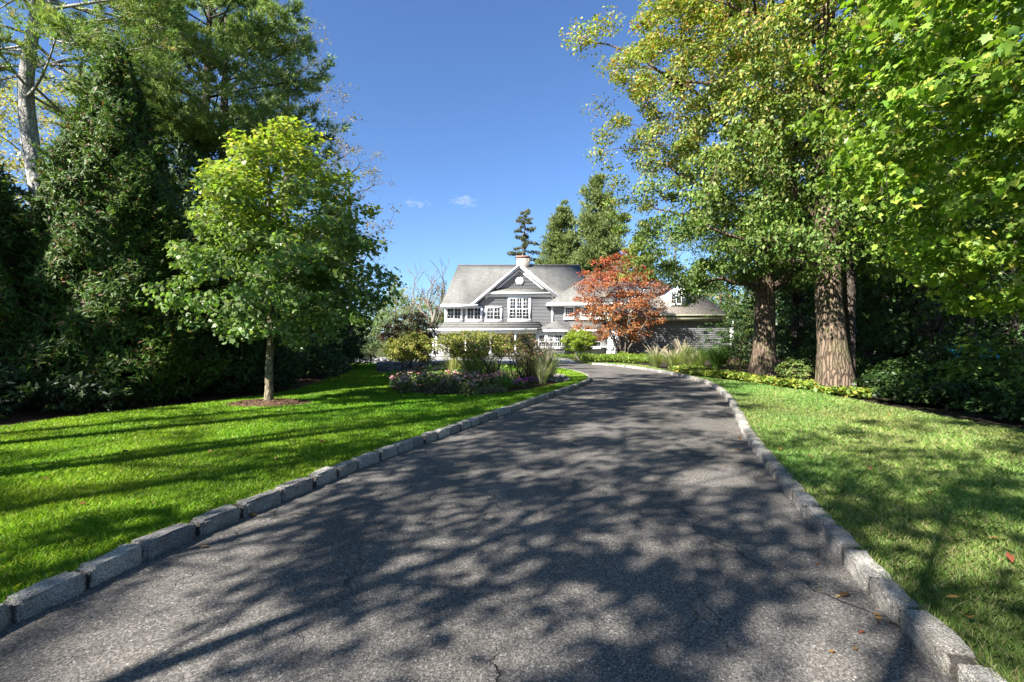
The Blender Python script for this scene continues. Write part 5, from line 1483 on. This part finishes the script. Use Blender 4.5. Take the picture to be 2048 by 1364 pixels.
und = [(9.3, 11.6, .85, .6, 'low dark bush against the right foot of the old tree', dk2), (8.55, 10.5, .5, .32, 'lowest dark bush at the tip of the leafy border', dk2), (8.9, 9.6, .8, .5, 'low dark bush right at the lawn edge past the leafy border', dk2), (8.7, 8.0, .75, .42, 'low dark bush at the lawn edge under the near maple', dk2), (9.0, 6.9, .8, .5, 'low dark bush at the lawn edge by the right side of the picture', dk2), (10.2, 11.0, .9, .7, 'low dark bush behind the end of the leafy border', dk2), (11.2, 12.0, 1.2, 1.7, 'dark bush just behind the second stem of the old tree', dk2), (13.2, 10.6, 1.3, 1.5, 'dark bush in the shade under the near maple', dk2), (14.5, 18.0, 1.7, 2.2, 'dark tall bush in the middle of the wood', dk), (17.5, 25.0, 2.2, 2.8, 'dark thicket behind the play set trunks', dk), (11.5, 24.5, 1.9, 2.8, 'dark thicket between the big trunks far back', dk), (13.6, 30.0, 2.2, 3.6, 'dark thicket right of the garage', dk), (24.5, 24.0, 2.2, 2.6, 'dark thicket at the right behind the play set', dk), (PX(1960, 10.2), 10.2, 1.15, .95, 'leafy sunlit bush at the wood edge under the near maple', md), (PX(2040, 9.6), 9.8, 1.0, 1.5, 'leafy bush at the right edge of the picture', md), (PX(1880, 12.2), 12.2, 1.1, .95, 'low dark bush right of the huge old trunk', dk), (PX(1800, 13.6), 13.6, 1.0, .8, 'dark bush close beside the second stem', dk),
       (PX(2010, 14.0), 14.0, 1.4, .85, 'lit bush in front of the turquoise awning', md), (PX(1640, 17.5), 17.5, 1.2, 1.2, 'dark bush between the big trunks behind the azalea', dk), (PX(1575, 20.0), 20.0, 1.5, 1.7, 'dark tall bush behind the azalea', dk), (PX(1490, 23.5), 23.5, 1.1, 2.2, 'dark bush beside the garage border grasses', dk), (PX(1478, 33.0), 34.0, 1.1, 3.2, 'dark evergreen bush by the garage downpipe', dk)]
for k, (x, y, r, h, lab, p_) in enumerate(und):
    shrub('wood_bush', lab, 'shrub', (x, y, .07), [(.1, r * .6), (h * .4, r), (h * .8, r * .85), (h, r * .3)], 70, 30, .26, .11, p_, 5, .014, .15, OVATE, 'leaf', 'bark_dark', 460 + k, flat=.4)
vine = pal_fn([(.20, .26, .04), (.26, .28, .05), (.12, .18, .03)], [2, 2, 1])
broadleaf('dogwood', 'yellow-green small tree at the right corner of the garage', 'tree', (PX(1498, 36.5) + .2, 36.5, .05), 6.0, .09, [(1.5, .8), (3, 1.5), (4.6, 1.7), (6, .9), (6.4, .3)], 70, 36, .42, .12, vine, seed=480, bark='bark_dark')

mb = MB(); rw2 = np.random.default_rng(610)
n = 30000
th = rw2.uniform(math.radians(29), math.radians(75), n); R_ = rw2.uniform(33, 52, n); z = 11 * rw2.random(n) ** .8
P = np.c_[R_ * np.sin(th), R_ * np.cos(th), z]
ok = ~((P[:, 0] < 25) & (P[:, 1] < 56) & (P[:, 1] > 38)); P = P[ok]; n = len(P)
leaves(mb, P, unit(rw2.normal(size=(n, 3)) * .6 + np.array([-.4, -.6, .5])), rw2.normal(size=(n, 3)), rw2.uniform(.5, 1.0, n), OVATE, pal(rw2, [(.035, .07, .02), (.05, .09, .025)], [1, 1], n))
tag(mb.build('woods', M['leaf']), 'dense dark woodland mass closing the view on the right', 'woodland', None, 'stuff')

# turquoise awning of a play set, seen through the trunks
ps = thing('play_set', 'turquoise awning on a wooden play set half hidden in the right wood', 'play set', (PX(1925, 22), 22, .07))
for sx in (-.75, .75):
    for sy in (-.6, .6):
        m_ = MB(); m_.box(sx - .05, sx + .05, sy - .05, sy + .05, -.05, .68); m_.build('post', M['wood'], ps)
m_ = MB(); m_.slab([(-1.0, -.8, .55), (1.0, -.8, .55), (1.0, 0, 1.2), (-1.0, 0, 1.2)], .02); m_.slab([(-1.0, 0, 1.2), (1.0, 0, 1.2), (1.0, .8, .55), (-1.0, .8, .55)], .02); m_.build('awning', M['turquoise'], ps)
m_ = MB(); m_.box(-.85, .85, -.7, .7, .25, .32); m_.box(-.9, 1.6, -.72, -.66, .36, .46); m_.build('platform', M['wood'], ps)
m_ = MB(); m_.add([(.86, -.3, .42), (.86, .3, .42), (2.0, .3, .06), (2.0, -.3, .06), (.86, -.3, .36), (.86, .3, .36), (2.0, .3, .0), (2.0, -.3, .0)], [(0, 3, 2, 1), (0, 4, 7, 3), (1, 2, 6, 5), (4, 5, 6, 7)]); m_.build('slide', M['turquoise'], ps)

# ------------------------------------------------------------------ conifers behind the house
spr = pal_fn([(.10, .13, .07), (.14, .15, .08), (.17, .15, .09)], [3, 2, 1.5])
rg3 = np.random.default_rng(500)
def spruce_branches(H, z0, R, n, rise):
    return [(z, rg3.uniform(0, 2 * PI), max(.5, R * (1 - (z - z0) / (H - z0)) ** .75 * rg3.uniform(.6, 1.15)), rg3.uniform(*rise)) for z in np.linspace(z0, H * .985, n)]


def conifer(name, label, loc, H, z0, R, n, m, palette, seed, power=.8, width=.12, length=.5, rise=(-.1, .3), sig=.3, tr=.35):
    """spiky evergreen: needles bunched along every branch"""
    rng = np.random.default_rng(seed)
    root = thing(name, label, 'tree', loc)
    tb = MB(); zz = np.linspace(-.1, H, 10); tb.tube(np.c_[.1 * np.sin(zz * .3), 0 * zz, zz], tr * (1 - .92 * zz / H), 8)
    Ps, Ds = [], []
    for k in range(n):
        z = z0 + (H * .99 - z0) * (1 - (1 - rng.random()) ** .75 if n > 100 else (k + rng.random()) / n)
        a = rng.uniform(0, 2 * PI); L = max(.35, R * (1 - (z - z0) / (H - z0)) ** power * rng.uniform(.55, 1.2))
        d = np.array([math.cos(a), math.sin(a), rng.uniform(*rise)])
        p0 = np.array([0, 0, z]); e = p0 + d * L
        pth = bez(p0, (p0 + e) / 2 + np.array([0, 0, -.08 * L]), e, 5)
        tb.tube(pth, np.linspace(.03 + .012 * L, .012, 5), 4, cap=False)
        mm = int(m * (.3 + L / R)); t = rng.random(mm) ** .65
        Ps.append(p0 + (e - p0) * t[:, None] + rng.normal(size=(mm, 3)) * np.array([1, 1, .7]) * (sig * (.4 + .5 * L / R)))
        Ds.append(np.tile(d, (mm, 1)) + np.array([0, 0, .5]))
    tb.build('trunk', M['bark_dark'], root, smooth=True)
    P = np.concatenate(Ps); fb = MB(); tufts(rng, fb, P, unit(np.concatenate(Ds)), length, width, 6, palette(rng, P, np.arange(len(P)), len(P)))
    fb.build('foliage', M['needle'], root)
    return root


Yc = 76.0
conifer('spruce', 'sparse grey-green spruce rising behind the chimney', (PX(1050, Yc), Yc, 0), PZ(418, Yc), 8.0, 5.0, 52, 62, spr, 501, .7, .11, .45, (-.2, .1), .26)
sp2 = pal_fn([(.17, .22, .07), (.22, .26, .09), (.14, .19, .07)], [3, 2, 2])
conifer('spruce', 'full green conifer of middle height behind the house ridge', (PX(1124, 74), 74, 0), PZ(402, 74), 6, 4.6, 230, 75, sp2, 502, .7, .12, .5, (0, .6), .55)
conifer('spruce', 'tallest full conifer behind the house beside the broad tree', (PX(1197, 72), 72, 0), PZ(350, 72), 6, 4.8, 260, 75, sp2, 503, .55, .12, .5, (.1, .8), .6)
wp = pal_fn([(.28, .33, .08), (.34, .36, .10), (.22, .28, .07)], [1, 1, 1])
pine('white_pine', 'light yellow-green pine just behind the red maple', 'tree', (PX(1275, 60), 60, 0), [(0, 0, -.1), (0, 0, 8), (0, 0, 14.5)], .3, spruce_branches(14.5, 4, 4.6, 60, (-.05, .25)), wp, nt=24, length=.45, width=.09, k=6, seed=504, spread=.45, sub=9, bark='bark_dark', droop=.05)
for k, (px, Y, H, lab) in enumerate(((1350, 66, 17, 'green broad tree behind the garage roof'), (1440, 62, 15, 'green broad tree behind the right end of the garage'), (1520, 55, 15, 'dark broad tree filling the gap beyond the garage corner'))):
    broadleaf('broad_tree', lab, 'tree', (PX(px, Y), Y, 0), H, .3, [(1.5, 2.5), (4, 5), (8, 5.5), (H * .85, 3.8), (H, 1)], 130, 38, 1.0, .32, gb if k < 2 else dk, seed=510 + k)

# distant wood all round, reads as one mass
mb = MB(); rw = np.random.default_rng(600)
n = 26000
th = rw.uniform(math.radians(-68), math.radians(68), n)
R_ = rw.uniform(95, 125, n)
top = 9 + 2.5 * np.sin(th * 23) + 2 * np.sin(th * 51 + 1) + 1.5 * np.sin(th * 97)
top = np.where(th > .22, top + 4, top)
z = top * rw.random(n) ** .8
P = np.c_[R_ * np.sin(th), R_ * np.cos(th), z]
leaves(mb, P, unit(rw.normal(size=(n, 3)) * .6 + np.array([-.4, -.6, .5])), rw.normal(size=(n, 3)), rw.uniform(.7, 1.5, n), OVATE, pal(rw, [(.07, .12, .04), (.10, .14, .05), (.18, .16, .07), (.24, .22, .09)], [4, 4, 1, 1], n))
tag(mb.build('distant_woods', M['leaf']), 'distant mixed woodland closing the view all round', 'woodland', None, 'stuff')

# ------------------------------------------------------------------ trees standing behind the viewer, whose shade falls on the drive
shp = pal_fn([(.10, .17, .04), (.14, .2, .05)], [1, 1])
shade = [(-9.3, .8, 15.5, .17, 8.5, 2.8, 60, 'slim tree off to the left of the lawn casting a long trunk shadow', (0, 0)), (-6.6, -5.6, 11, .12, 5.0, 3.0, 80, 'tree standing behind the viewer on the left verge', (0, 0)),
         (-3.6, -2.8, 12.2, .09, 6.3, 2.8, 85, 'tree standing behind the viewer close to the drive', (0, 0)), (-1.5, -5.6, 9.5, .09, 4.6, 2.6, 60, 'small tree behind the viewer beside the drive', (0, 0)), (-13.0, -2.4, 14, .2, 7.5, 3.2, 36, 'tree beyond the left lawn out of view', (0, 0)), (-5.6, -1.7, 9.5, .1, 4.6, 2.3, 60, 'tree at the left shoulder of the viewer', (0, 0)),
         (-8.3, 4.6, 16.5, .2, 9.0, 3.1, 150, 'tree at the left lawn edge out of view above', (1.9, 1.7)), (-12.8, 1.8, 13.5, .18, 7.0, 2.6, 36, 'tree left of the far lawn out of view', (0, 0)), (-7.6, 2.4, 14.2, .16, 7.6, 3.1, 150, 'tree left of the near lawn out of view', (0, 0)), (-7.2, -1.4, 10.2, .1, 5.0, 2.4, 62, 'slim tree at the left of the viewer out of the picture', (0, 0)), (-7.0, .9, 9.4, .07, 5.6, 1.9, 30, 'slender tree on the left verge just out of the picture', (0, 0)), (-15.5, -7.0, 18, .22, 9.0, 3.4, 80, 'tree far behind the left shoulder of the viewer', (0, 0))]
for k, (x, y, H, tr, z0, R, nc, lab, off) in enumerate(shade):
    broadleaf('shade_tree', lab, 'tree', (x, y, .05), H, tr, [(z0, R * .5), (z0 + (H - z0) * .35, R), (z0 + (H - z0) * .7, R * .85), (H, R * .25)], nc, 75 if nc == 150 else 46, .46, .155, shp, seed=700 + k, bark='bark_grey', shell=.5, twig=2, twig_len=.6, limb_low=.4, offset=off)
